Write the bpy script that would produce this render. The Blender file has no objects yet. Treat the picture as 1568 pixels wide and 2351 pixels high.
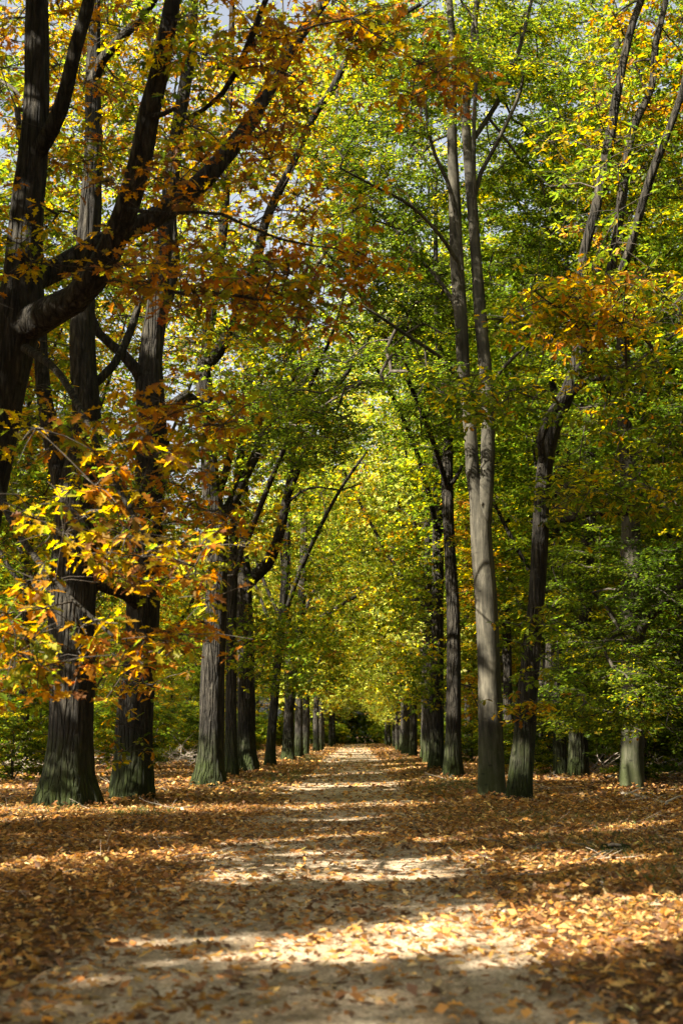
import bpy, math, random
import numpy as np
from math import radians as R

C = bpy.context.scene.collection
SC = bpy.context.scene

# ------------------------------------------------------------------ camera
F = 50 / 36 * 2351.0            # focal length in the photograph's display pixels (1568 x 2351)
CAMZ = 1.4
PITCH = math.atan((1688 - 1175.5) / F)
YAW = math.atan((820 - 784) / F)
cam_d = bpy.data.cameras.new('camera')
cam = bpy.data.objects.new('camera', cam_d); C.objects.link(cam)
cam.location = (0, 0, CAMZ)
cam.rotation_euler = (math.pi / 2 + PITCH, 0, YAW)
cam_d.sensor_fit = 'VERTICAL'; cam_d.sensor_height = 36; cam_d.lens = 50
cam_d.clip_start = 0.1; cam_d.clip_end = 2000
cam_d.dof.use_dof = True; cam_d.dof.focus_distance = 30; cam_d.dof.aperture_fstop = 2.1
SC.camera = cam

# ------------------------------------------------------------------ light
SUN_EL = R(37)
SUN_AZ = math.atan2(-0.84, -0.54)               # the sun stands to the left, a little behind the camera
SDIR = np.array([math.sin(SUN_AZ) * math.cos(SUN_EL), math.cos(SUN_AZ) * math.cos(SUN_EL), math.sin(SUN_EL)])
w = bpy.data.worlds.new('World'); SC.world = w; w.use_nodes = True
nt = w.node_tree; bg = nt.nodes['Background']
sky = nt.nodes.new('ShaderNodeTexSky'); sky.sky_type = 'NISHITA'; sky.sun_disc = False
sky.sun_elevation = SUN_EL; sky.sun_rotation = SUN_AZ; sky.air_density = 1.0; sky.dust_density = 5.0; sky.ozone_density = 0.6
hz = nt.nodes.new('ShaderNodeHueSaturation'); hz.inputs['Saturation'].default_value = .45; nt.links.new(sky.outputs[0], hz.inputs['Color']); nt.links.new(hz.outputs[0], bg.inputs[0]); bg.inputs[1].default_value = 0.052
sd = bpy.data.lights.new('sun', 'SUN'); sd.energy = 5.0; sd.angle = R(0.53); sd.color = (1.0, 0.91, 0.76)
so = bpy.data.objects.new('sun', sd); C.objects.link(so)
from mathutils import Vector
so.rotation_euler = Vector(-SDIR).to_track_quat('-Z', 'Y').to_euler()
so.location = (-20, -10, 40)
SC.view_settings.view_transform = 'Standard'; SC.view_settings.look = 'None'
SC.view_settings.exposure = 2.5; SC.view_settings.gamma = 1.0
SC.cycles.max_bounces = 7; SC.cycles.diffuse_bounces = 4; SC.cycles.glossy_bounces = 2
SC.cycles.transmission_bounces = 4; SC.cycles.use_denoising = True
SC.cycles.sample_clamp_indirect = 6.0

rng = np.random.default_rng(11)
random.seed(5)

# ------------------------------------------------------------------ helpers
cp, sp = math.cos(PITCH), math.sin(PITCH); cy_, sy_ = math.cos(YAW), math.sin(YAW)
def ray(px, py):
    u = (px - 784) / F; v = (1175.5 - py) / F
    x, y, z = u, cp - v * sp, sp + v * cp
    return np.array([x * cy_ - y * sy_, x * sy_ + y * cy_, z])
def P(px, py, d):
    r = ray(px, py); return np.array([0, 0, CAMZ]) + r * (d / r[1])
def PG(px, py):
    r = ray(px, py); return np.array([0, 0, CAMZ]) + r * (-CAMZ / r[2])

def vnoise(x, y, s=1.0, seed=0):
    x = np.asarray(x) / s + seed * 17.3; y = np.asarray(y) / s + seed * 7.9
    def h(i, j):
        v = np.sin(i * 127.1 + j * 311.7 + seed * 1.7) * 43758.5453
        return v - np.floor(v)
    i = np.floor(x); j = np.floor(y); f = x - i; g = y - j
    f = f * f * (3 - 2 * f); g = g * g * (3 - 2 * g)
    return (h(i, j) * (1 - f) + h(i + 1, j) * f) * (1 - g) + (h(i, j + 1) * (1 - f) + h(i + 1, j + 1) * f) * g

def gz(x, y):
    x = np.asarray(x, float); y = np.asarray(y, float)
    s = np.clip((np.abs(x + 0.35) - 1.7) / 1.4, 0, 1); s = s * s * (3 - 2 * s)
    b = 0.03 * s + 0.12 * s * (vnoise(x, y, 3.1, 1) - .45) + 0.05 * s * (vnoise(x, y, .9, 2) - .5)
    return b + (1 - s) * (0.03 * (vnoise(x, y, 2.0, 3) - .5) + 0.015 * (vnoise(x, y, .5, 4) - .5))

def tag(o, label=None, cat=None, group=None, kind=None):
    if label: o['label'] = label
    if cat: o['category'] = cat
    if group: o['group'] = group
    if kind: o['kind'] = kind
    return o
def empty(name, loc, rz=0):
    o = bpy.data.objects.new(name, None); C.objects.link(o)
    o.location = loc; o.rotation_euler = (0, 0, rz); o.empty_display_size = .3
    return o

def mesh_obj(name, V, Fs, mat, parent=None, nv=None, colors=None, smooth=True, origin=None):
    """V (n,3); Fs: list of flat int arrays with sizes nv (list of equal length) or one 2-D array"""
    me = bpy.data.meshes.new(name)
    V = np.asarray(V, np.float32)
    if origin is not None: V = V - np.asarray(origin, np.float32)
    if isinstance(Fs, np.ndarray): Fs = [Fs]
    loops = np.concatenate([f.ravel() for f in Fs]).astype(np.int32)
    tot = np.concatenate([np.full(len(f), f.shape[1], np.int32) for f in Fs])
    start = np.concatenate([[0], np.cumsum(tot)[:-1]]).astype(np.int32)
    me.vertices.add(len(V)); me.vertices.foreach_set('co', V.ravel())
    me.loops.add(len(loops)); me.loops.foreach_set('vertex_index', loops)
    me.polygons.add(len(tot)); me.polygons.foreach_set('loop_start', start); me.polygons.foreach_set('loop_total', tot)
    if smooth: me.polygons.foreach_set('use_smooth', np.ones(len(tot), bool))
    me.update(calc_edges=True)
    if colors is not None:
        a = me.color_attributes.new('tint', 'BYTE_COLOR', 'POINT')
        c4 = np.ones((len(V), 4), np.float32); c4[:, :3] = colors
        a.data.foreach_set('color', c4.ravel())
    me.materials.append(mat)
    o = bpy.data.objects.new(name, me); C.objects.link(o)
    if parent: o.parent = parent
    if origin is not None and parent is None: o.location = origin
    return o

class Tubes:
    def __init__(s): s.V = []; s.F = []; s.T = []; s.n = 0
    def add(s, pts, rad, sides=6, rough=0.0, flare=None, cap=True):
        pts = np.asarray(pts, float); rad = np.asarray(rad, float); m = len(pts)
        t = np.gradient(pts, axis=0); t /= np.linalg.norm(t, axis=1)[:, None] + 1e-9
        u = np.cross(t[0], [0.31, 0.95, 0.02]);
        if np.linalg.norm(u) < .1: u = np.cross(t[0], [1, 0, 0])
        u /= np.linalg.norm(u); us = []
        for k in range(m):
            u = u - t[k] * u.dot(t[k]); u /= np.linalg.norm(u); us.append(u)
        us = np.array(us); vs = np.cross(t, us)
        a = np.arange(sides) * 2 * math.pi / sides
        rr = np.repeat(rad[:, None], sides, 1)
        if rough:
            ph = rng.uniform(0, 6.28, 8); z = np.cumsum(np.r_[0, np.linalg.norm(np.diff(pts, axis=0), axis=1)])[:, None]
            f = (np.sin(3 * a[None] + ph[0] + .5 * z) * .45 + np.sin(5 * a[None] + ph[1] - .4 * z) * .3 + np.sin(2 * a[None] + ph[2] + 1.1 * z) * .4
                 + np.sin(9 * a[None] + ph[3] + .9 * z) * .22 + np.sin(a[None] + ph[5] + 2.3 * z) * .3)
            rr *= 1 + rough * f + rough * .6 * rng.normal(size=rr.shape) * .35
            if rough > .045 and m > 12:
                for _ in range(max(2, m // 9)):
                    kk = rng.integers(2, m - 2); aa = rng.uniform(0, 6.28); am = rng.uniform(.06, .28); wz = rng.uniform(.7, 1.6); wa = rng.uniform(.25, .7)
                    da = (a - aa + math.pi) % (2 * math.pi) - math.pi
                    rr *= 1 + am * np.exp(-((np.arange(m) - kk) / wz)[:, None] ** 2) * np.exp(-(da / wa)[None] ** 2)
        if flare is not None:
            ph = rng.uniform(0, 6.28, 3)
            lob = .5 + .4 * np.sin(3 * a + ph[0]) + .35 * np.sin(5 * a + ph[1]) + .2 * np.sin(8 * a + ph[2])
            rr *= 1 + flare[:, None] * lob[None]
        V = pts[:, None] + rr[..., None] * (np.cos(a)[None, :, None] * us[:, None] + np.sin(a)[None, :, None] * vs[:, None])
        i = np.arange(m - 1)[:, None] * sides; j = np.arange(sides)[None]; j2 = (j + 1) % sides
        q = np.stack([i + j, i + j2, i + sides + j2, i + sides + j], -1).reshape(-1, 4) + s.n
        s.V.append(V.reshape(-1, 3)); s.F.append(q); s.n += m * sides
        if cap:
            s.V.append(pts[-1:] + t[-1:] * rad[-1]); k = s.n; b = k - sides
            tri = np.stack([b + np.arange(sides), b + (np.arange(sides) + 1) % sides, np.full(sides, k)], -1)
            s.T.append(tri); s.n += 1
    def build(s, name, mat, parent=None, origin=None):
        if not s.V: return None
        fs = [np.concatenate(s.F)]
        if s.T: fs.append(np.concatenate(s.T))
        return mesh_obj(name, np.concatenate(s.V), fs, mat, parent, origin=origin)

def resample(ctrl, step):
    """Catmull-Rom through control rows (x,y,z,r)"""
    c = np.asarray(ctrl, float); c = np.vstack([2 * c[0] - c[1], c, 2 * c[-1] - c[-2]])
    out = []
    for k in range(1, len(c) - 2):
        n = max(1, int(np.linalg.norm(c[k + 1, :3] - c[k, :3]) / step))
        for q in range(n):
            t = q / n; p0, p1, p2, p3 = c[k - 1:k + 3]
            out.append(.5 * ((2 * p1) + (-p0 + p2) * t + (2 * p0 - 5 * p1 + 4 * p2 - p3) * t * t + (-p0 + 3 * p1 - 3 * p2 + p3) * t ** 3))
    out.append(c[-2]); out = np.array(out); out[:, 3] = np.maximum(out[:, 3], .006)
    return out

# ------------------------------------------------------------------ materials
def newmat(name):
    m = bpy.data.materials.new(name); m.use_nodes = True; n = m.node_tree
    for x in list(n.nodes): n.nodes.remove(x)
    out = n.nodes.new('ShaderNodeOutputMaterial')
    return m, n, out
def N(n, t, **kw):
    x = n.nodes.new(t)
    for k, v in kw.items():
        if k.startswith('i_'): x.inputs[k[2:].replace('_', ' ')].default_value = v
        else: setattr(x, k, v)
    return x
def ramp(n, stops):
    r = n.nodes.new('ShaderNodeValToRGB'); e = r.color_ramp.elements
    while len(e) < len(stops): e.new(.5)
    for k, (p, c) in enumerate(stops): e[k].position = p; e[k].color = (*c, 1)
    return r

def leaf_mat(name, trans=.5, sat=1.0, gain=1.0):
    m, n, out = newmat(name); L = n.links.new
    a = N(n, 'ShaderNodeAttribute', attribute_name='tint')
    oi = N(n, 'ShaderNodeTexNoise', i_Scale=40.0, i_Detail=2.0); tc = N(n, 'ShaderNodeTexCoord'); L(tc.outputs['Object'], oi.inputs['Vector'])
    mr = N(n, 'ShaderNodeMapRange'); mr.inputs['To Min'].default_value = .75 * gain; mr.inputs['To Max'].default_value = 1.25 * gain
    L(oi.outputs[0], mr.inputs[0])
    mu = N(n, 'ShaderNodeMix', data_type='RGBA', blend_type='MULTIPLY'); mu.inputs[0].default_value = 1
    L(a.outputs['Color'], mu.inputs[6]); L(mr.outputs[0], mu.inputs[7])
    p = N(n, 'ShaderNodeBsdfPrincipled'); p.inputs['Roughness'].default_value = .5; p.inputs['Specular IOR Level'].default_value = .16
    L(mu.outputs[2], p.inputs['Base Color'])
    hs = N(n, 'ShaderNodeHueSaturation'); hs.inputs['Saturation'].default_value = 1.05; hs.inputs['Value'].default_value = 2.8
    L(mu.outputs[2], hs.inputs['Color'])
    t = N(n, 'ShaderNodeBsdfTranslucent'); L(hs.outputs[0], t.inputs[0])
    mx = N(n, 'ShaderNodeMixShader'); mx.inputs[0].default_value = trans
    L(p.outputs[0], mx.inputs[1]); L(t.outputs[0], mx.inputs[2]); L(mx.outputs[0], out.inputs[0])
    return m
M_LEAF = leaf_mat('leaf', .58)
M_LITTER = leaf_mat('dead_leaf', .22)

def bark_mat(name, c1, c2, c3, ridge=1.0, moss=.6, scale=1.0):
    m, n, out = newmat(name); L = n.links.new
    tc = N(n, 'ShaderNodeTexCoord')
    mp = N(n, 'ShaderNodeMapping'); mp.inputs['Scale'].default_value = (7 * scale, 7 * scale, 1.1 * scale); L(tc.outputs['Object'], mp.inputs[0])
    n1 = N(n, 'ShaderNodeTexNoise', i_Scale=2.2, i_Detail=6.0, i_Roughness=.65, i_Distortion=.4); L(mp.outputs[0], n1.inputs['Vector'])
    n2 = N(n, 'ShaderNodeTexNoise', i_Scale=.9, i_Detail=4.0, i_Roughness=.6); L(tc.outputs['Object'], n2.inputs['Vector'])
    r1 = ramp(n, [(.32, c1), (.52, c2), (.72, c3)]); L(n1.outputs[0], r1.inputs[0])
    r2 = ramp(n, [(.35, (.55, .55, .55)), (.65, (1.3, 1.25, 1.2))]); L(n2.outputs[0], r2.inputs[0])
    mu = N(n, 'ShaderNodeMix', data_type='RGBA', blend_type='MULTIPLY'); mu.inputs[0].default_value = .8
    L(r1.outputs[0], mu.inputs[6]); L(r2.outputs[0], mu.inputs[7])
    # moss near the ground and in patches
    sx = N(n, 'ShaderNodeSeparateXYZ'); L(tc.outputs['Object'], sx.inputs[0])
    mz = N(n, 'ShaderNodeMapRange'); mz.inputs['From Min'].default_value = 0.2; mz.inputs['From Max'].default_value = 2.6
    mz.inputs['To Min'].default_value = .8; mz.inputs['To Max'].default_value = .05; L(sx.outputs[2], mz.inputs[0])
    n3 = N(n, 'ShaderNodeTexNoise', i_Scale=1.7, i_Detail=7.0, i_Roughness=.75); L(tc.outputs['Object'], n3.inputs['Vector'])
    ad = N(n, 'ShaderNodeMath', operation='ADD'); L(mz.outputs[0], ad.inputs[0]); L(n3.outputs[0], ad.inputs[1])
    mr = N(n, 'ShaderNodeMapRange'); mr.inputs['From Min'].default_value = .86; mr.inputs['From Max'].default_value = 1.2
    mr.inputs['To Max'].default_value = moss; L(ad.outputs[0], mr.inputs[0])
    mg = N(n, 'ShaderNodeMix', data_type='RGBA'); L(mr.outputs[0], mg.inputs[0]); L(mu.outputs[2], mg.inputs[6])
    mg.inputs[7].default_value = (.020, .031, .002, 1)
    mp2 = N(n, 'ShaderNodeMapping'); mp2.inputs['Scale'].default_value = (1, 1, 2.2); L(tc.outputs['Object'], mp2.inputs[0])
    v = N(n, 'ShaderNodeTexVoronoi', i_Scale=2.3); L(mp2.outputs[0], v.inputs['Vector'])
    if ridge > 1:
        mpc = N(n, 'ShaderNodeMapping'); mpc.inputs['Scale'].default_value = (13, 13, 1.5); L(tc.outputs['Object'], mpc.inputs[0])
        nd = N(n, 'ShaderNodeMix', data_type='VECTOR'); nd.inputs[0].default_value = .3; L(mpc.outputs[0], nd.inputs[4]); L(n1.outputs[1], nd.inputs[5])
        vc = N(n, 'ShaderNodeTexVoronoi', feature='DISTANCE_TO_EDGE', i_Scale=1.0); L(nd.outputs[1], vc.inputs['Vector'])
        rc = ramp(n, [(.02, (.25, .25, .25)), (.16, (1, 1, 1)), (.5, (1.25, 1.25, 1.25))]); L(vc.outputs[0], rc.inputs[0])
        mc = N(n, 'ShaderNodeMix', data_type='RGBA', blend_type='MULTIPLY'); mc.inputs[0].default_value = .38; L(mg.outputs[2], mc.inputs[6]); L(rc.outputs[0], mc.inputs[7]); mg = mc
    rs = ramp(n, [(.06, (.3, .28, .25)), (.16, (1, 1, 1))]); L(v.outputs['Distance'], rs.inputs[0])
    m2 = N(n, 'ShaderNodeMix', data_type='RGBA', blend_type='MULTIPLY'); m2.inputs[0].default_value = .85; L(mg.outputs[2], m2.inputs[6]); L(rs.outputs[0], m2.inputs[7])
    n4 = N(n, 'ShaderNodeTexNoise', i_Scale=5.5, i_Detail=3.0, i_Roughness=.6); L(tc.outputs['Object'], n4.inputs['Vector'])
    r4 = ramp(n, [(.58, (0, 0, 0)), (.68, (1, 1, 1))]); L(n4.outputs[0], r4.inputs[0])
    m4 = N(n, 'ShaderNodeMath', operation='MULTIPLY'); m4.inputs[1].default_value = .13; L(r4.outputs[0], m4.inputs[0])
    m3 = N(n, 'ShaderNodeMix', data_type='RGBA'); L(m4.outputs[0], m3.inputs[0]); L(m2.outputs[2], m3.inputs[6]); m3.inputs[7].default_value = (c3[0] * 1.15, c3[1] * 1.2, c3[2] * 1.1, 1)
    p = N(n, 'ShaderNodeBsdfPrincipled'); p.inputs['Roughness'].default_value = .85; p.inputs['Specular IOR Level'].default_value = .2
    L(m3.outputs[2], p.inputs['Base Color'])
    b = N(n, 'ShaderNodeBump'); b.inputs['Strength'].default_value = .9 * ridge; b.inputs['Distance'].default_value = .05 * ridge
    if ridge > 1:
        ah = N(n, 'ShaderNodeMath', operation='ADD'); L(n1.outputs[0], ah.inputs[0]); L(rc.outputs[0], ah.inputs[1]); L(ah.outputs[0], b.inputs['Height'])
    else: L(n1.outputs[0], b.inputs['Height'])
    L(b.outputs[0], p.inputs['Normal'])
    L(p.outputs[0], out.inputs[0]); return m
M_OAK = bark_mat('oak_bark', (.008, .007, .005), (.027, .024, .018), (.075, .067, .051), 1.3, .85)
M_BEECH = bark_mat('beech_bark', (.014, .013, .009), (.044, .041, .030), (.092, .085, .064), .5, .6, .6)
M_TWIG = bark_mat('twig_bark', (.02, .017, .013), (.045, .038, .03), (.10, .09, .075), .2, .2)
M_DEAD = bark_mat('dead_wood', (.16, .13, .10), (.30, .26, .21), (.42, .37, .30), .4, .1)

def ground_mat():
    m, n, out = newmat('leaf_mould'); L = n.links.new
    g = N(n, 'ShaderNodeNewGeometry')
    v = N(n, 'ShaderNodeTexVoronoi', i_Scale=11.0); v.inputs['Randomness'].default_value = 1; L(g.outputs['Position'], v.inputs['Vector'])
    sx = N(n, 'ShaderNodeSeparateColor'); L(v.outputs['Color'], sx.inputs[0])
    r = ramp(n, [(0, (.04, .022, .013)), (.3, (.09, .045, .02)), (.6, (.15, .078, .032)), (.85, (.22, .125, .055)), (1, (.12, .08, .045))]); L(sx.outputs[0], r.inputs[0])
    n2 = N(n, 'ShaderNodeTexNoise', i_Scale=.5, i_Detail=4.0); L(g.outputs['Position'], n2.inputs['Vector'])
    r2 = ramp(n, [(.35, (.6, .6, .55)), (.7, (1.1, 1.05, 1))]); L(n2.outputs[0], r2.inputs[0])
    mu = N(n, 'ShaderNodeMix', data_type='RGBA', blend_type='MULTIPLY'); mu.inputs[0].default_value = 1
    L(r.outputs[0], mu.inputs[6]); L(r2.outputs[0], mu.inputs[7])
    p = N(n, 'ShaderNodeBsdfPrincipled'); p.inputs['Roughness'].default_value = .9; p.inputs['Specular IOR Level'].default_value = .2
    L(mu.outputs[2], p.inputs['Base Color'])
    b = N(n, 'ShaderNodeBump'); b.inputs['Strength'].default_value = 1; b.inputs['Distance'].default_value = .04
    L(v.outputs['Distance'], b.inputs['Height']); L(b.outputs[0], p.inputs['Normal']); L(p.outputs[0], out.inputs[0])
    return m
def path_mat():
    m, n, out = newmat('gravel_path'); L = n.links.new
    g = N(n, 'ShaderNodeNewGeometry')
    v = N(n, 'ShaderNodeTexVoronoi', i_Scale=70.0); L(g.outputs['Position'], v.inputs['Vector'])
    sx = N(n, 'ShaderNodeSeparateColor'); L(v.outputs['Color'], sx.inputs[0])
    r = ramp(n, [(0, (.18, .14, .095)), (.45, (.34, .275, .19)), (.8, (.46, .385, .28)), (1, (.6, .52, .41))]); L(sx.outputs[0], r.inputs[0])
    n2 = N(n, 'ShaderNodeTexNoise', i_Scale=1.3, i_Detail=6.0, i_Roughness=.65); L(g.outputs['Position'], n2.inputs['Vector'])
    r2 = ramp(n, [(.35, (.55, .5, .42)), (.62, (1.05, 1.02, 1))]); L(n2.outputs[0], r2.inputs[0])
    mu = N(n, 'ShaderNodeMix', data_type='RGBA', blend_type='MULTIPLY'); mu.inputs[0].default_value = 1
    L(r.outputs[0], mu.inputs[6]); L(r2.outputs[0], mu.inputs[7])
    sx2 = N(n, 'ShaderNodeSeparateXYZ'); L(g.outputs['Position'], sx2.inputs[0])
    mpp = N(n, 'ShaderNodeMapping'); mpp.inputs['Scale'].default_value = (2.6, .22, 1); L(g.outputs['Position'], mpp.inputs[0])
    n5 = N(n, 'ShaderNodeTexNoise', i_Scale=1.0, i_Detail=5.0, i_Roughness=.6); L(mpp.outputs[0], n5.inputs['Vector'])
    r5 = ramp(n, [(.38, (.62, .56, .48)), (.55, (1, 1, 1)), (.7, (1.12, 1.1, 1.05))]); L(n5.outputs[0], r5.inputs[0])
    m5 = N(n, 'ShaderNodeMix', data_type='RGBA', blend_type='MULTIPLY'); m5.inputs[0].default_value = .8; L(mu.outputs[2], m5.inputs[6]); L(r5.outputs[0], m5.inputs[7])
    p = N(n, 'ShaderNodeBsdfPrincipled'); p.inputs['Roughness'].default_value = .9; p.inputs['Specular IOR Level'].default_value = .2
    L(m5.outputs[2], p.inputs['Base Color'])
    n3 = N(n, 'ShaderNodeTexNoise', i_Scale=30.0, i_Detail=4.0); L(g.outputs['Position'], n3.inputs['Vector'])
    b = N(n, 'ShaderNodeBump'); b.inputs['Strength'].default_value = .8; b.inputs['Distance'].default_value = .02
    L(n3.outputs[0], b.inputs['Height']); L(b.outputs[0], p.inputs['Normal']); L(p.outputs[0], out.inputs[0])
    return m
M_GROUND = ground_mat(); M_PATH = path_mat()

# ------------------------------------------------------------------ sunlit openings: gaps between the leaves
SHAFTS = []                                    # (point, radius)
def shaft_line(p0, p1, r, n):
    for k in range(n):
        t = k / max(1, n - 1); SHAFTS.append((p0 * (1 - t) + p1 * t + rng.normal(size=3) * [.08, .12, 0], r * rng.uniform(.7, 1.25)))
def G(a, b, r, n): shaft_line(PG(*a), PG(*b), r, n)
G((650, 2200), (1200, 2110), .5, 10); G((360, 2168), (560, 2150), .15, 3); G((800, 2095), (1180, 2065), .25, 6)
G((1200, 2140), (1560, 2080), .75, 9); G((1230, 2060), (1500, 2020), .22, 5); G((1250, 2000), (1560, 1975), .25, 5)
G((1230, 2200), (1560, 2150), .4, 6); G((950, 1975), (1150, 1960), .2, 4); G((700, 1905), (900, 1900), .22, 4); G((20, 1985), (460, 1955), .28, 8); G((100, 1935), (420, 1925), .2, 5); G((600, 2015), (1030, 2008), .22, 5); G((560, 1935), (900, 1915), .25, 6)
G((1010, 1930), (1200, 1900), .25, 4); G((1330, 1925), (1540, 1900), .3, 5); G((1300, 1880), (1480, 1865), .25, 4)
G((560, 1818), (720, 1805), .35, 5); G((740, 1850), (930, 1835), .25, 4); G((750, 1885), (860, 1880), .25, 3)
G((715, 1812), (930, 1795), .4, 5); G((700, 1783), (940, 1770), .5, 5); G((640, 1752), (940, 1742), .8, 5); G((560, 1765), (690, 1752), .8, 4)
G((0, 1795), (190, 1785), .8, 5); G((350, 1800), (450, 1795), .8, 4); G((780, 1725), (900, 1722), 1.6, 3)
G((500, 1830), (660, 1822), .3, 4); G((0, 1900), (200, 1890), .3, 4)
for (a, b, d, r) in [(1095, 1200, 31.7, .45), (1108, 1285, 31.7, .2), (1108, 1430, 31.7, .42), (1112, 1570, 31.7, .3), (1092, 1110, 31.7, .22), (1042, 300, 32, .3), (1045, 135, 32, .3), (1070, 400, 32, .3),
                     (496, 1440, 38.6, .3), (490, 1560, 38.6, .27), (500, 1690, 38.6, .2), (160, 1400, 27.6, .35), (165, 1620, 27.6, .2), (1042, 1430, 44.7, .3), (1036, 1590, 44.7, .3), (1040, 1500, 44.7, .2),
                     (1432, 1780, 36.6, .28), (1440, 1660, 36.6, .2), (1222, 1190, 28.9, .3), (1190, 1740, 28.9, .35), (1335, 1460, 44.5, .3), (560, 1560, 52, .4), (575, 1740, 52, .5), (300, 1740, 29.5, .2),
                     (250, 560, 20, .22), (340, 220, 20, .22), (560, 290, 20, .22), (95, 120, 20, .2), (130, 285, 20, .2), (60, 470, 20, .2), (15, 900, 20, .3), (465, 830, 38.6, .35), (600, 620, 38.6, .3), (700, 1250, 73, .6), (652, 1360, 61, .5),
                     (60, 1260, 14, .5), (180, 1330, 14, .4), (100, 1500, 14, .5), (280, 1180, 14, .3), (300, 1560, 16, .3), (1180, 700, 25, .5), (1400, 680, 25, .6), (1300, 1600, 35, .7), (1150, 1760, 35, .3), (1060, 920, 28, .35),
                     (1450, 1600, 34, .5), (1280, 450, 30, .5), (220, 1000, 16, .3)]:
    SHAFTS.append((P(a, b, d), r))
for (a, b) in [(60, 1230), (200, 1250), (60, 1450), (250, 1330), (370, 1260), (150, 1550), (120, 1150), (320, 1130), (20, 1360)]: SHAFTS.append((P(a, b, 13.8), .65))
for (a, b, d) in [(700, 1250, 60), (780, 1350, 75), (850, 1200, 80), (900, 1400, 70), (760, 1100, 60), (950, 1250, 56), (640, 1450, 56), (720, 1550, 66), (880, 1050, 60), (820, 1480, 95), (930, 1550, 64), (690, 900, 50)]: SHAFTS.append((P(a, b, d), 1.3))
for (a, b, d) in [(880, 1300, 98), (860, 1420, 105), (920, 1500, 100), (850, 1560, 125), (900, 1180, 90), (780, 1500, 85), (870, 1620, 120), (930, 1620, 86), (740, 1610, 95), (830, 1200, 100), (800, 1620, 130), (900, 1400, 85)]: SHAFTS.append((P(a, b, d), 2.6))
for (a, b, d) in [(1300, 1420, 41), (1380, 1490, 38), (1480, 1380, 35), (1520, 1560, 33), (1400, 1600, 33), (1280, 1620, 38), (1340, 1680, 36), (1450, 1250, 36), (1330, 1250, 42), (1500, 1650, 33), (1380, 1120, 42), (1500, 1000, 36)]: SHAFTS.append((P(a, b, d), .75))
SP = np.array([s[0] for s in SHAFTS]); SR = np.array([s[1] for s in SHAFTS])
def keep(pts):
    """True where a point leaves the sunlit openings free"""
    out = np.ones(len(pts), bool)
    for p, r in zip(SP, SR):
        v = pts - p; t = v @ SDIR
        d2 = (v * v).sum(1) - t * t
        out &= ~((t > r + .5) & (d2 < r * r))
    return out

# ------------------------------------------------------------------ leaves
LOBED = np.array([(0, 0), (.14, .03), (.20, .20), (.33, .10), (.44, .42), (.60, .13), (.76, .33), (.82, .10), (1.0, 0)])
OAK6 = np.array([(0, 0), (.30, .32), (.52, .16), (.72, .34), (1.0, 0)])
PAL = {   # reflected colours of the leaves; pale carries the far sunlit glow
    'rust': (.17, .062, .014), 'brown': (.10, .048, .018), 'orange': (.27, .115, .010), 'gold': (.31, .205, .010), 'yellow': (.32, .27, .014),
    'lime': (.130, .158, .012), 'green': (.056, .086, .008), 'deep': (.026, .046, .004), 'pale': (.27, .30, .07)}
def colours(n, spray, mix, jit=.22):
    names = list(mix); wts = np.array([mix[k] for k in names], float); wts /= wts.sum()
    tab = np.array([PAL[k] for k in names])
    ns = spray.max() + 1
    sc = rng.choice(len(names), ns, p=wts)
    idx = sc[spray]; sw = rng.random(n) < .42
    idx = np.where(sw, rng.choice(len(names), n, p=wts), idx)
    nb = tab[rng.choice(len(names), n, p=wts)]
    c = tab[idx] * .78 + nb * .22
    return np.clip(c * np.exp(rng.normal(0, jit, (n, 1))) * (1 + rng.normal(0, .06, (n, 3))), .004, .9)

def leaf_geo(base, d, up, L, W, col, shape):
    n = len(base)
    d = d / (np.linalg.norm(d, axis=1)[:, None] + 1e-9)
    nn = up - (up * d).sum(1)[:, None] * d; nn /= np.linalg.norm(nn, axis=1)[:, None] + 1e-9
    b = np.cross(nn, d)
    L = np.broadcast_to(L, n)[:, None]; fold = rng.uniform(.05, .5, (n, 1)); curl = rng.uniform(-.1, .35, (n, 1))
    if shape == 'quad':
        loc = [(0, 0), (.48, 1), (1, 0), (.48, -1)]; faces = [[0, 1, 2, 3]]
        hw = W
    else:
        o = LOBED if shape == 'lobed' else OAK6
        k = len(o); loc = [tuple(q) for q in o] + [(q[0], -q[1]) for q in o[1:-1]]
        hw = W / .42
        faces = [list(range(k))[::-1], [0] + list(range(k, k + k - 2)) + [k - 1]]
    V = np.empty((n, len(loc), 3))
    for i, (x, y) in enumerate(loc):
        yy = y * hw
        V[:, i] = base + L * (x * d + yy * b + (abs(yy) * fold - curl * x * x) * nn)
    idx = np.arange(n)[:, None] * len(loc)
    fs = [np.concatenate([idx + np.array(f)[None] for f in faces])] if shape == 'quad' else [np.concatenate([idx + np.array(f)[None] for f in faces])]
    return V.reshape(-1, 3), fs[0], np.repeat(col, len(loc), 0)

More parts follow.
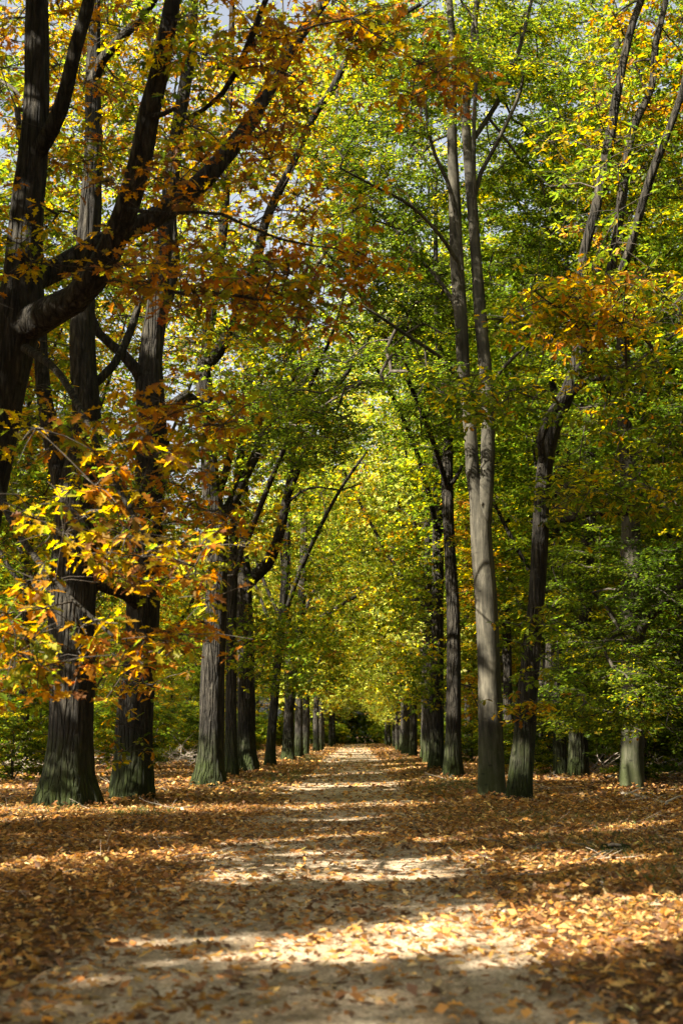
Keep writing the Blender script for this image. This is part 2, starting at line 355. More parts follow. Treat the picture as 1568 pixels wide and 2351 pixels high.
def sprays(T, out, kind, s, per, L, tw=None, tws=None):
    """leaf bases and directions around the spray centres T; out = outward unit vectors"""
    n = len(T); B = []; D = []; U = []; S = []
    if kind == 'oak':
        m = max(1, per // 6)
        off = rng.normal(size=(n, m, 3)) * [s * .5, s * .5, s * .26]
        c = T[:, None] + off
        if tw is not None:
            for i in range(n):
                for j in range(m):
                    mid = (T[i] + c[i, j]) / 2 + [0, 0, .06 * s]
                    tw.add([T[i], mid, c[i, j]], [.008, .006, .004], 3, cap=False)
        az = rng.uniform(0, 6.28, (n, m, 1)) + np.arange(6)[None, None] * 1.047 + rng.normal(0, .25, (n, m, 6))
        pt = rng.normal(-.28, .38, (n, m, 6))
        d = np.stack([np.cos(az) * np.cos(pt), np.sin(az) * np.cos(pt), np.sin(pt)], -1)
        b = c[:, :, None] + d * L * .18
        u = np.array([0, 0, 1.0]) + rng.normal(0, .38, d.shape)
        sid = np.broadcast_to(np.arange(n)[:, None, None], (n, m, 6))
        return b.reshape(-1, 3), d.reshape(-1, 3), u.reshape(-1, 3), sid.ravel()
    # beech: flat fans of alternate leaves
    k = 5; q = max(2, per // k)
    a0 = np.arctan2(out[:, 1], out[:, 0]) + rng.normal(0, .5, n)
    fan = a0[:, None] + np.linspace(-1.15, 1.15, k)[None] + rng.normal(0, .15, (n, k))
    pt = rng.normal(-.12, .14, (n, k))
    td = np.stack([np.cos(fan) * np.cos(pt), np.sin(fan) * np.cos(pt), np.sin(pt)], -1)
    ln = s * rng.uniform(.7, 1.3, (n, k, 1)) * (1 - .3 * np.abs(np.linspace(-1, 1, k)))[None, :, None]
    T0 = T - np.stack([np.cos(a0), np.sin(a0), 0 * a0], -1) * s * .4
    if tw is not None:
        for i in range(n):
            for j in range(k): tw.add([T0[i], T0[i] + td[i, j] * ln[i, j]], [.006, .003], 3, cap=False)
    t = (np.arange(q) + .5) / q
    b = T0[:, None, None] + td[:, :, None] * (ln[:, :, None] * t[None, None, :, None])
    sg = np.where(np.arange(q) % 2 == 0, 1, -1)
    la = fan[:, :, None] + sg[None, None] * rng.uniform(.4, 1.1, (n, k, q))
    lp = rng.normal(-.15, .25, (n, k, q))
    d = np.stack([np.cos(la) * np.cos(lp), np.sin(la) * np.cos(lp), np.sin(lp)], -1)
    b = b + rng.normal(0, .02 + s * .03, b.shape)
    u = np.array([0, 0, 1.0]) + rng.normal(0, .28, d.shape)
    sid = np.broadcast_to(np.arange(n)[:, None, None], (n, k, q))
    return b.reshape(-1, 3), d.reshape(-1, 3), u.reshape(-1, 3), sid.ravel()

# ------------------------------------------------------------------ branches that carry the sprays
def grow(skel, T, rtip=.006, seg=1.1, expo=.42, rmax=.09):
    """skel (n,4) nodes of trunk and limbs, T targets. returns list of (points, radii)"""
    pos = [*skel[:, :3]]; par = [-1] * len(pos); rad0 = list(skel[:, 3]); ns = len(pos)
    A = np.zeros((len(pos) + len(T) * 8 + 10, 3)); A[:ns] = skel[:, :3]; m = ns
    PN = np.zeros(len(A)); dist = np.array([np.min(((skel[:, :3] - t) ** 2).sum(1)) for t in T])
    for ti in np.argsort(dist):
        t = T[ti]
        v = A[:m] - t
        d = (v * v).sum(1) ** .5 + PN[:m] * .22 + np.maximum(0, v[:, 2]) * .35
        j = int(np.argmin(d)); a = A[j].copy(); L = np.linalg.norm(t - a)
        if L < .05: continue
        k = int(np.clip(L / seg, 2, 7))
        side = rng.normal(size=3) * L * .09; ctl = (a + t) / 2 + side + np.array([0, 0, .10 * L])
        prev = j
        for q in range(1, k + 1):
            u = q / k; p = (1 - u) ** 2 * a + 2 * u * (1 - u) * ctl + u * u * t + rng.normal(size=3) * .02 * L * (q < k)
            A[m] = p; par.append(prev); PN[m] = PN[prev] + L / k; prev = m; m += 1
    cnt = np.zeros(m)
    haschild = np.zeros(m, bool)
    par = np.array(par)
    for i in range(m - 1, ns - 1, -1):
        if cnt[i] == 0: cnt[i] = 1
        cnt[par[i]] += cnt[i]
    r = rtip * np.maximum(cnt, 1) ** expo; r = np.minimum(r, rmax)
    # chains
    kids = {}
    for i in range(ns, m): kids.setdefault(par[i], []).append(i)
    chains = []; stack = []
    for i in range(ns):
        for c in kids.get(i, []): stack.append((i, c))
    while stack:
        s0, c = stack.pop(); ch = [s0, c]
        while kids.get(c):
            ks = sorted(kids[c], key=lambda z: -cnt[z])
            for o in ks[1:]: stack.append((c, o))
            c = ks[0]; ch.append(c)
        pts = A[ch]; rr = r[ch].copy()
        rr[0] = min(rr[1] * 1.25, rad0[s0] * .9) if s0 < ns else min(rr[1], rr[0])
        chains.append((pts, rr))
    return chains

DENS = 1.6
def build_tree(name, base, trunk, limbs, T, kind, mixes, leafL, per, s, bark, shape='quad', cull=True, twigs=False,
               label=None, group=None, cat='tree', tid=None, flare=1.0, rough=.06, width=.3, sides=20, rtip=.011):
    """trunk / limbs: control rows (x,y,z,r) in world space; T (n,3) targets with tid (n,) palette index"""
    base = np.asarray(base, float); root = empty(name, base); tag(root, label, cat, group)
    tr = resample(trunk, .35)
    h = tr[:, 2] - base[2]
    fl = flare * .3 * (np.exp(-np.maximum(h, 0) / .32) * .85 + np.exp(-np.maximum(h, 0) / .9) * .28)
    tb = Tubes(); tb.add(tr[:, :3], tr[:, 3], sides, rough, fl); tb.build('trunk', bark, root, origin=base)
    if cull and sides >= 16:
        for k in range(int(rng.integers(4, 7))):
            a = rng.uniform(0, 6.28); r1 = tr[min(2, len(tr) - 1), 3]; dr = np.array([math.cos(a), math.sin(a)]); pr_ = []
            for u in np.linspace(0, 1, 7):
                q = base[:2] + dr * r1 * (.55 + u * rng.uniform(1.0, 1.25)); dr = dr + rng.normal(0, .05, 2)
                pr_.append((q[0], q[1], float(gz(q[0], q[1])) + r1 * (.85 * (1 - u) ** 2.2) - .02 - .05 * u, r1 * (.34 * (1 - u) + .07)))
            rt_ = Tubes(); pr_ = np.array(pr_); rt_.add(pr_[:, :3], pr_[:, 3], 8, .04); rt_.build('root', bark, root, origin=base)
    nodes = [tr[h > 2.5]] if (h > 2.5).any() else [tr]
    for lb in limbs:
        lr = resample(lb, .35); lt = Tubes(); 
        lt.add(lr[:, :3], lr[:, 3], max(8, sides - 8), rough); lt.build('limb', bark, root, origin=base); nodes.append(lr[2:])
    skel = np.concatenate(nodes)
    if len(T):
        if tid is None: tid = np.zeros(len(T), int)
        per = int(per * DENS)
        if cull:
            kk = keep(T); 
            kk |= rng.random(len(T)) < .0
            T = T[kk]; tid = tid[kk]
        tw = Tubes()
        for pts, rr in grow(skel, T, rtip): tw.add(pts, rr, 5, cap=False)
        cen = skel[:, :3].mean(0)
        out = T - cen; out /= np.linalg.norm(out, axis=1)[:, None] + 1e-9
        Vs = []; Fs = []; Cs = []; nv = 0
        for k, mx in enumerate(mixes):
            sel = tid == k
            if not sel.any(): continue
            b, d, u, sid = sprays(T[sel], out[sel], kind, s, per, leafL, tw if twigs else None)
            if cull:
                kk = keep(b); b, d, u, sid = b[kk], d[kk], u[kk], sid[kk]
            n = len(b)
            if not n: continue
            V, Fc, c = leaf_geo(b, d, u, leafL * rng.uniform(.65, 1.2, n), width, colours(n, sid, mx), shape)
            Vs.append(V); Fs.append(Fc + nv); Cs.append(c); nv += len(V)
        tw.build('branchwork', M_TWIG if bark is not M_BEECH else M_TWIG, root, origin=base)
        if Vs: mesh_obj('crown', np.concatenate(Vs), np.concatenate(Fs), M_LEAF, root, colors=np.concatenate(Cs), smooth=False, origin=base)
    return root

def copy_tree(o, loc, rz, sc=1.0, parent=None, sx=1):
    c = o.copy(); C.objects.link(c)
    if parent: c.parent = parent
    else:
        c.location = loc; c.rotation_euler = (0, 0, rz); c.scale = (sc * sx, sc, sc)
    for ch in o.children: copy_tree(ch, None, 0, 1, c)
    return c

# ------------------------------------------------------------------ the setting
def grid_mesh(name, xs, ys, mat, kind, dz=0.0, edge=None):
    X, Y = np.meshgrid(xs, ys); Xw = X.copy()
    if edge is not None: Xw = edge(X, Y)
    V = np.stack([Xw, Y, gz(Xw, Y) + dz], -1).reshape(-1, 3)
    nx = len(xs); i = np.arange(len(ys) - 1)[:, None] * nx; j = np.arange(nx - 1)[None]
    q = np.stack([i + j, i + j + 1, i + nx + j + 1, i + nx + j], -1).reshape(-1, 4)
    o = mesh_obj(name, V, q, mat); o['kind'] = kind; return o
xs = np.concatenate([[-900, -300, -120, -60], np.arange(-40, -12, 1.5), np.arange(-12, 12, .22), np.arange(12, 40, 1.5), [60, 120, 300, 900]])
ys = np.concatenate([[-600, -100, -40], np.arange(-20, 4, 1.5), np.arange(4, 50, .25), np.arange(50, 236, 1.0), [260, 320, 500, 1200]])
grid_mesh('ground', xs, ys, M_GROUND, 'structure')
def edge(X, Y):
    wl = -1.85 + .35 * (vnoise(Y, Y * 0, 1.7, 8) - .5) + .16 * (vnoise(Y, Y * 0, .35, 9) - .5)
    wr = 1.30 + .35 * (vnoise(Y, Y * 0, 1.9, 10) - .5) + .16 * (vnoise(Y, Y * 0, .3, 12) - .5)
    return wl + (wr - wl) * X
yp = np.concatenate([np.arange(-6, 50, .2), np.arange(50, 234, 1.0)])
grid_mesh('path', np.linspace(0, 1, 22), yp, M_PATH, 'structure', .006, edge)

def scatter(n, y0, y1, half, pw):
    y = (y0 ** pw + rng.random(n) * (y1 ** pw - y0 ** pw)) ** (1 / pw)
    x = rng.uniform(-1, 1, n) * half(y); return x, y
def litter(name, n, y0, y1, L, shape, label, pathkeep, tilt=.33):
    x, y = scatter(n, y0, y1, lambda y: .235 * y + 1.3, 2.0)
    onp = np.clip(1 - (np.abs(x + .3) - 1.1) / .9, 0, 1)
    cl = vnoise(x, y, .8, 21) * .6 + vnoise(x, y, 2.6, 22) * .6
    pk = pathkeep(y)
    k = rng.random(n) < (1 - onp) * np.clip(.35 + cl * 1.3, .3, 1) + onp * pk * np.clip(cl * 1.6 - .25, .1, 1.4)
    x, y = x[k], y[k]; n = len(x); onp = onp[k]
    B = np.stack([x, y, gz(x, y) + .008 + rng.random(n) ** 2 * .045 * (1 - .75 * onp)], -1)
    az = rng.uniform(0, 6.28, n); d = np.stack([np.cos(az), np.sin(az), rng.normal(.05, tilt, n)], -1)
    u = np.array([0, 0, 1.]) + rng.normal(0, tilt + .1, (n, 3))
    tab = np.array([(.21, .095, .03), (.33, .17, .045), (.12, .057, .023), (.43, .28, .095), (.09, .05, .028), (.32, .15, .03), (.44, .33, .16), (.26, .17, .09)])
    c = tab[rng.choice(8, n, p=[.2, .18, .17, .12, .15, .06, .04, .08])] * np.exp(rng.normal(0, .32, (n, 1)))
    V, Fc, cc = leaf_geo(B, d, u, L * rng.uniform(.4, 1.3, n), .3 if shape == 'quad' else rng.choice([.22, .3, .38]), np.clip(c, .01, .8), shape)
    o = mesh_obj(name, V, Fc, M_LITTER, colors=cc, smooth=False)
    tag(o, label, 'leaf litter', None, 'stuff')
litter('leaf_litter', 60000, 5.5, 30, .085, 'quad', 'crushed and broken leaf fragments between the whole leaves near the camera', lambda y: .5 + 0 * y)
litter('leaf_litter', 95000, 5.5, 30, .105, 'lobed', 'brown and orange fallen oak leaves covering the near verges and path', lambda y: np.clip(.30 + (y - 9) * .01, .25, .42))
litter('leaf_litter', 90000, 30, 75, .13, 'quad', 'fallen leaves between the tree rows in the middle distance', lambda y: .38 + 0 * y)
litter('leaf_litter', 60000, 75, 232, .24, 'quad', 'fallen leaves along the far end of the avenue', lambda y: .5 + 0 * y)

# ------------------------------------------------------------------ traced trees
def row(pts, d, dd=0.0):
    """(px, py, radius px[, depth offset]) -> control rows"""
    out = []
    for q in pts:
        dep = d + (q[3] if len(q) > 3 else 0); p = P(q[0], q[1], dep); out.append((*p, q[2] * dep / F))
    return out
def rooted(pts, d):
    """like row, with a first node sunk in the ground below the base"""
    r = row(pts, d); b = r[0]; g = float(gz(b[0], b[1]))
    r[0] = (b[0], b[1], g - .25, b[3]); return r, (b[0], b[1], g)
def blobs(spec):
    """(cx, cy, rx, ry, depth, half depth, n, palette index) -> targets"""
    T = []; I = []
    for (cx, cy, rx, ry, d, dd, n, k) in spec:
        v = rng.normal(size=(n, 3)); v /= np.linalg.norm(v, axis=1)[:, None]; v *= rng.random((n, 1)) ** (1 / 2.4)
        for a in v:
            T.append(P(cx + a[0] * rx, cy + a[1] * ry, max(6, d + a[2] * dd))); I.append(k)
    T = np.array(T); I = np.array(I)
    ok = T[:, 2] > .8
    return T[ok], I[ok]

OAKF = {'rust': 2.2, 'orange': 2.6, 'brown': 1.6, 'gold': 2.4, 'lime': 1.2, 'green': 1.0}
OAKG = {'rust': 1.2, 'orange': 2.2, 'gold': 2.4, 'yellow': .8, 'lime': 2.8, 'green': 3.4}
OAKY = {'gold': 1.0, 'yellow': 1.2, 'lime': 4.2, 'green': 7.0, 'orange': .7, 'rust': .3, 'deep': 1}
GRN = {'green': 5, 'lime': 3.0, 'deep': 2, 'yellow': .7, 'gold': .5}
BEE = {'green': 5, 'deep': 3.5, 'lime': 2.2, 'yellow': .5}
DRK = {'deep': 5, 'green': 4.5, 'lime': .8}

# A: the big forked oak at the left edge
r_, b_ = rooted([(-230, 2100, 90), (-200, 1900, 76), (-150, 1600, 68), (-95, 1330, 64), (-45, 1120, 62), (-10, 960, 60), (20, 830, 60), (45, 730, 56), (55, 640, 47), (62, 520, 40), (72, 400, 36), (82, 300, 32), (86, 200, 29), (86, 100, 30), (84, 0, 28), (80, -160, 22), (70, -400, 12)], 20)
limbsA = [row([(60, 390, 18, 0), (92, 345, 19, -.1), (118, 300, 19, -.3), (140, 250, 19, -.4), (155, 200, 17, -.5), (175, 110, 17, -.6), (200, 25, 16, -.7), (215, -50, 14, -.8), (235, -200, 9, -1)], 20),
          row([(30, 760, 36, 0), (80, 738, 38, -.3), (125, 712, 36, -.6), (170, 688, 34, -.8), (215, 640, 33, -1.0), (250, 575, 31, -1.2), (280, 500, 28, -1.4), (305, 425, 27, -1.5), (325, 350, 26, -1.6), (345, 250, 25, -1.7), (365, 175, 23, -1.8), (380, 100, 21, -1.9), (397, 0, 19, -2), (405, -120, 14, -2.1), (420, -300, 7, -2.2)], 20),
          row([(50, 660, 24, .2), (100, 632, 26, .5), (150, 605, 26, .8), (210, 570, 26, 1), (280, 535, 25, 1.2), (345, 505, 25, 1.3), (415, 463, 26, 1.4), (480, 402, 24, 1.5), (527, 347, 21, 1.6), (575, 280, 18, 1.7), (615, 210, 17, 1.8), (650, 145, 16, 1.9), (690, 80, 14, 2), (725, 30, 13, 2.1), (760, -20, 12, 2.2), (840, -130, 8, 2.3)], 20),
          row([(345, 268, 8, -1.7), (375, 262, 6, -2), (400, 250, 5, -2.2), (430, 272, 5, -2.4), (470, 250, 5, -2.5), (510, 215, 6, -2.6), (545, 160, 7, -2.7), (575, 90, 8, -2.8), (610, 0, 7, -2.9), (640, -80, 5, -3)], 20),
          row([(285, 480, 6, -1.4), (330, 485, 5, -2), (390, 490, 4.5, -2.5), (450, 487, 4, -3), (510, 492, 4, -3.4), (570, 520, 3.5, -3.8), (640, 548, 3, -4.2), (720, 565, 2.5, -4.6)], 20),
          row([(235, 640, 7, -1), (270, 645, 6, -1.6), (320, 662, 5.5, -2.2), (380, 665, 5, -2.8), (450, 680, 4.5, -3.4), (520, 675, 4, -4), (600, 690, 3, -4.6)], 20),
          row([(60, 800, 12, -.5), (130, 850, 9, -2), (190, 950, 8, -3.5), (240, 1060, 7, -4.8), (300, 1170, 6, -5.5), (350, 1260, 4, -6)], 20),
          row([(-20, 1000, 14, -.5), (-10, 1100, 10, -2.5), (30, 1200, 8, -4.5), (90, 1290, 7, -5.8), (170, 1380, 5, -6.3), (260, 1460, 4, -6.5)], 20)]
TA, IA = blobs([(100, -330, 420, 240, 20, 3.5, 80, 0), (560, -260, 260, 200, 20, 3, 45, 0), (60, 60, 330, 150, 22.5, 2, 26, 0), (560, 90, 190, 130, 19, 2.5, 13, 0), (480, 120, 130, 130, 17.5, 1.5, 8, 1), (250, 330, 260, 130, 22.5, 1.5, 16, 1), (330, 400, 200, 60, 17, 1, 5, 0), (80, 560, 60, 60, 18, 1, 3, 1),
                (640, 280, 130, 150, 18, 2, 10, 0), (980, 190, 110, 60, 17, 1.5, 9, 0), (870, 50, 130, 60, 18, 1.5, 10, 0), (480, 600, 240, 110, 17, 2, 15, 0), (620, 670, 130, 80, 16.5, 1.5, 17, 0), (830, 590, 90, 50, 16, 1, 5, 0),
                (740, 470, 110, 50, 17, 1, 5, 0), (130, 1000, 150, 70, 15.5, 2, 8, 1), (430, 960, 150, 90, 15.5, 1.6, 9, 0), (300, 1130, 230, 90, 14.5, 1.6, 7, 0),
                (110, 1210, 220, 70, 13.5, 1.4, 12, 1), (60, 1330, 190, 60, 13.5, 1.4, 7, 1), (60, 1460, 160, 100, 13.5, 1.5, 13, 1), (330, 1290, 150, 70, 14, 1.4, 8, 0), (300, 1500, 130, 60, 14.5, 1.4, 6, 0), (430, 1400, 110, 70, 15.5, 1, 4, 0), (20, 1570, 80, 40, 14, 1, 4, 1), (-120, 600, 140, 500, 20, 3, 16, 0)])
build_tree('oak_tree', b_, r_, limbsA, TA, 'oak', [OAKF, OAKG], .17, 27, .55, M_OAK, 'lobed', label='massive forked oak leaning in at the left edge, its rust leaves hanging nearest the camera', twigs=True, tid=IA, rough=.09, sides=28, rtip=.006)

def B(pts): return pts
# B
r_, b_ = rooted([(157, 1857, 76), (157, 1820, 66), (159, 1775, 57), (163, 1700, 51), (168, 1500, 50), (168, 1385, 51), (180, 1135, 47), (200, 1010, 36), (198, 935, 33), (190, 800, 30), (192, 650, 27), (205, 500, 25), (215, 350, 22), (215, 200, 18), (218, 50, 14), (222, -150, 9), (225, -300, 4)], 28)
limbs = [row([(165, 1180, 22, 0), (140, 1100, 22, .2), (120, 1010, 20, .5), (105, 930, 19, .8), (97, 850, 17, 1), (92, 700, 14, 1.4), (70, 500, 10, 2), (40, 250, 7, 2)], 28),
         row([(214, 190, 13, 0), (235, 137, 13, -.3), (280, 85, 12, -.6), (320, 45, 11, -.8), (352, 5, 9, -1), (400, -90, 6, -1)], 28),
         row([(195, 900, 12, .2), (260, 840, 10, .6), (300, 760, 9, 1), (330, 660, 7, 1.4)], 28)]
TB, IB = blobs([(110, 150, 260, 190, 34, 2, 70, 1), (300, 480, 200, 200, 35, 2, 40, 1), (220, -330, 380, 280, 28, 4, 120, 0), (200, 200, 280, 260, 31, 2.5, 70, 0), (150, 560, 220, 220, 31.5, 2.5, 46, 1), (60, 850, 120, 160, 30, 3, 22, 0), (240, 1180, 170, 110, 27, 2.5, 7, 0), (40, 1150, 110, 200, 30, 3, 20, 1), (330, 30, 150, 110, 28, 3, 30, 1)])
build_tree('oak_tree', b_, r_, limbs, TB, 'oak', [OAKG, OAKY], .17, 30, .75, M_OAK, 'oak6', label='thick oak with a mossy flared foot, first standing trunk on the left of the avenue', twigs=True, tid=IB, sides=32, rough=.05, flare=1.0)
# C
r_, b_ = rooted([(303, 1845, 51), (305, 1815, 46), (308, 1780, 43), (313, 1640, 41), (322, 1540, 38), (330, 1438, 38), (331, 1385, 39), (341, 1235, 31), (347, 1035, 37), (343, 885, 33), (345, 830, 28), (357, 730, 25), (370, 625, 20), (382, 520, 18), (400, 350, 16), (425, 200, 15), (440, 90, 13), (448, -60, 10), (455, -250, 5)], 30)
limbs = [row([(338, 900, 16, 0), (315, 850, 15, -.2), (285, 815, 13, -.3), (255, 790, 11, -.4), (228, 765, 10, -.5), (200, 700, 8, -.5), (190, 600, 5, -.6)], 30),
         row([(352, 760, 15, .3), (385, 690, 13, .6), (400, 600, 12, .8), (395, 480, 11, 1), (410, 350, 9, 1.4)], 30),
         row([(330, 1400, 18, 0), (290, 1365, 14, -.8), (240, 1350, 11, -1.6), (190, 1320, 8, -2)], 30)]
TC, IC = blobs([(300, 120, 200, 160, 36, 2, 40, 0), (480, 420, 120, 200, 37, 2, 30, 0), (480, -330, 340, 280, 30, 4, 110, 0), (420, 300, 200, 300, 33, 2.5, 60, 0), (380, 700, 190, 160, 32.5, 3, 34, 0), (430, 1050, 110, 130, 29, 3, 10, 0), (400, 1240, 150, 110, 28, 3, 11, 1), (310, 1570, 70, 50, 27.6, .6, 5, 0), (300, 1700, 50, 50, 29, .5, 3, 0)])
build_tree('oak_tree', b_, r_, limbs, TC, 'oak', [OAKG, OAKF], .17, 30, .75, M_OAK, 'oak6', label='oak with leafy shoots on its dark trunk, second standing trunk in the left row', twigs=True, tid=IC, sides=28, rough=.09, flare=.8)
# D
r_, b_ = rooted([(480, 1805, 42), (481, 1788, 36), (482, 1765, 32), (486, 1688, 29), (489, 1538, 27), (496, 1413, 25), (499, 1300, 25), (500, 1210, 25), (487, 1135, 22), (477, 985, 18), (470, 885, 20), (468, 820, 15), (490, 690, 12), (515, 500, 11), (522, 300, 10), (530, 150, 8), (535, -50, 6)], 39)
limbs = [row([(468, 900, 14, 0), (470, 848, 14, 0), (500, 810, 15, -.3), (530, 762, 14, -.5), (548, 715, 13, -.7), (575, 640, 12, -.9), (595, 575, 12, -1), (608, 515, 11, -1.2), (635, 450, 11, -1.3), (665, 390, 10, -1.5), (700, 310, 10, -1.7), (727, 255, 9, -1.8), (765, 200, 9, -2), (800, 130, 8, -2), (850, 85, 7, -2), (905, 45, 6, -2), (965, 10, 5, -2)], 39),
         row([(500, 1200, 15, 0), (528, 1163, 14, .2), (553, 1112, 12, .4), (580, 1060, 11, .6), (605, 1005, 10, .8), (630, 935, 9, 1), (655, 900, 7, 1.2), (692, 830, 5, 1.4)], 39),
         row([(497, 1150, 9, 0), (520, 1080, 9, .4), (535, 1020, 8, .6), (565, 950, 7, .8), (600, 875, 5, 1)], 39),
         row([(470, 950, 12, 0), (430, 905, 12, -.5), (400, 925, 10, -1), (385, 960, 8, -1.4)], 39)]
TD, ID = blobs([(640, -250, 330, 260, 39, 4.5, 120, 0), (600, 380, 220, 300, 42, 3, 90, 0), (640, 300, 160, 260, 36, 2, 20, 0), (560, 700, 170, 180, 38, 4, 60, 1), (560, 960, 140, 120, 39, 4, 50, 1), (640, 870, 130, 120, 40, 4, 60, 2), (500, 1290, 110, 100, 37, 3, 13, 0), (830, 130, 130, 120, 39, 3, 30, 0)])
build_tree('oak_tree', b_, r_, limbs, TD, 'oak', [OAKG, OAKY, GRN], .17, 30, .85, M_OAK, 'quad', label='straight grey oak with pale sun patches on its bark, third trunk in the left row', twigs=True, tid=ID, sides=24, rough=.04)
# E
r_, b_ = rooted([(532, 1790, 18), (531, 1700, 14), (532, 1588, 13), (532, 1488, 12), (535, 1300, 12), (545, 1120, 10), (560, 950, 8), (575, 700, 5)], 45)
TE, IE = blobs([(700, -120, 260, 180, 46, 5, 70, 0), (770, 300, 150, 260, 47, 4, 90, 0), (650, 130, 170, 130, 47, 4, 60, 0), (560, 1050, 110, 200, 45, 3, 60, 0), (600, 760, 120, 140, 45, 3, 60, 0), (540, 1480, 60, 90, 44, 2, 12, 0)])
build_tree('oak_tree', b_, r_, [row([(534, 1330, 7, 0), (572, 1230, 7, -1.5), (615, 1120, 6.5, -3), (665, 1000, 6, -4.5), (715, 880, 5, -6), (765, 760, 4, -7), (800, 640, 2.5, -8)], 45), row([(545, 1120, 6, 0), (600, 1000, 5.5, -1), (650, 850, 5, -2), (690, 700, 4, -3), (720, 520, 3, -4)], 45)], TE, 'oak', [OAKY], .17, 30, .85, M_OAK, 'quad', label='slim dark oak tucked close behind the straight grey oak of the left row', tid=IE, sides=16)
# F
r_, b_ = rooted([(569, 1776, 31), (567, 1755, 25), (566, 1730, 22), (565, 1688, 21), (565, 1538, 20), (562, 1388, 18), (560, 1320, 19), (556, 1260, 14), (555, 1180, 13), (562, 1080, 11), (572, 900, 9), (585, 700, 6)], 52.5)
limbs = [row([(562, 1350, 13, 0), (590, 1318, 14, -.2), (612, 1295, 13, -.4), (632, 1255, 12, -.6), (645, 1215, 11, -.7), (656, 1155, 10, -.8), (668, 1085, 9, -1), (676, 985, 8, -1.1), (682, 900, 6, -1.2), (700, 760, 4, -1.2)], 52.5),
         row([(655, 1160, 4, -.8), (690, 1130, 3.2, -1.4), (730, 1118, 2.6, -2), (780, 1125, 2, -2.6), (830, 1110, 1.5, -3)], 52.5),
         row([(658, 1150, 7, -.8), (700, 1040, 6.5, -2), (745, 940, 6, -3.5), (800, 850, 5, -5), (850, 770, 4, -6), (900, 680, 2.5, -7)], 52.5)]
TF, IF = blobs([(700, 250, 200, 220, 54, 4, 90, 0), (800, 600, 130, 160, 53, 4, 70, 1), (560, 700, 130, 200, 54, 3, 50, 0), (660, 980, 140, 150, 52, 5, 80, 0), (720, 800, 160, 150, 51, 5, 60, 1), (610, 1220, 90, 90, 52, 4, 20, 0), (600, 1480, 90, 100, 50, 3, 34, 0), (780, 960, 120, 110, 50, 4, 14, 1)])
build_tree('oak_tree', b_, r_, limbs, TF, 'oak', [OAKY, BEE], .18, 30, .95, M_OAK, 'quad', label='oak forking low into two dark stems, pale sunlit foot, fourth trunk in the left row', twigs=True, tid=IF, sides=20)
# G
r_, b_ = rooted([(620, 1762, 15), (622, 1720, 11), (628, 1638, 10), (640, 1500, 9), (653, 1350, 9), (660, 1200, 7), (668, 1000, 5), (675, 800, 3)], 62)
TG, IG = blobs([(690, 1120, 100, 180, 60, 5, 52, 0), (640, 1500, 80, 110, 60, 4, 56, 1), (700, 1360, 90, 90, 60, 4, 40, 0)])
build_tree('oak_tree', b_, r_, [row([(645, 1440, 6, 0), (690, 1310, 5.5, -2), (740, 1200, 5, -4), (790, 1110, 4, -6), (840, 1040, 2.5, -8)], 62)], TG, 'oak', [OAKY, GRN], .19, 30, 1.05, M_OAK, 'quad', label='slim leaning oak with a pale stem, fifth trunk in the left row', tid=IG, sides=14)
# H
r_, b_ = rooted([(661, 1750, 16), (662, 1700, 12), (664, 1640, 11), (675, 1560, 10), (688, 1450, 10), (697, 1280, 9), (700, 1150, 7), (705, 1000, 5), (712, 800, 3)], 74)
limbs = [row([(690, 1440, 5, 0), (740, 1415, 5, -1), (790, 1385, 4, -2), (850, 1350, 3, -3)], 74)]
TH, IH = blobs([(740, 1250, 100, 160, 72, 6, 70, 0), (720, 1500, 90, 100, 70, 5, 80, 0), (710, 1050, 80, 130, 72, 6, 24, 1)])
build_tree('oak_tree', b_, r_, limbs, TH, 'oak', [OAKY, GRN], .21, 30, 1.2, M_OAK, 'quad', label='dark oak with yellow foliage reaching over the path, sixth trunk in the left row', tid=IH, sides=14)

# right row: R1, R2, beech, leaning oak
r_, b_ = rooted([(1001, 1772, 19), (1003, 1700, 16), (1003, 1588, 15), (1004, 1388, 14), (1005, 1235, 13), (1006, 1135, 13), (1004, 1040, 12), (996, 960, 11), (983, 890, 9), (955, 830, 6), (945, 700, 4)], 56)
TT, II = blobs([(960, 60, 260, 190, 57, 5, 110, 0), (860, 430, 150, 200, 57, 4, 90, 0), (1010, 400, 120, 220, 57, 4, 60, 0), (960, 1050, 100, 170, 55, 5, 50, 0), (940, 1350, 75, 170, 54, 4, 54, 1), (980, 1550, 50, 90, 54, 3, 26, 0), (980, 780, 120, 150, 55, 5, 70, 0)])
build_tree('oak_tree', b_, r_, [row([(1005, 1230, 6, 0), (970, 1080, 6, -2), (920, 950, 5, -4), (860, 840, 4, -6), (800, 760, 2.5, -8)], 56)], TT, 'oak', [GRN, OAKY], .18, 30, 1.0, M_OAK, 'quad', label='dark upright oak, fourth large trunk from the leaning one in the right row', tid=II, sides=16, rough=.03)
r_, b_ = rooted([(1041, 1788, 23), (1040, 1740, 20), (1040, 1688, 18), (1041, 1538, 16), (1039, 1388, 15), (1031, 1235, 13), (1026, 1085, 14), (1028, 1010, 11), (1015, 885, 10), (1005, 760, 8), (1000, 600, 6), (1000, 400, 4)], 45)
limbs = [row([(1030, 1120, 5, 0), (1048, 1095, 5, -.3), (1060, 1070, 4, -.5)], 45), row([(1022, 940, 6, 0), (985, 890, 5, -.5), (945, 830, 4, -1), (900, 790, 3, -1.5)], 45),
         row([(1030, 1130, 6.5, 0), (985, 990, 6, -2), (930, 860, 5.5, -4), (865, 740, 4.5, -6), (800, 640, 3.5, -8), (740, 570, 2, -9)], 45)]
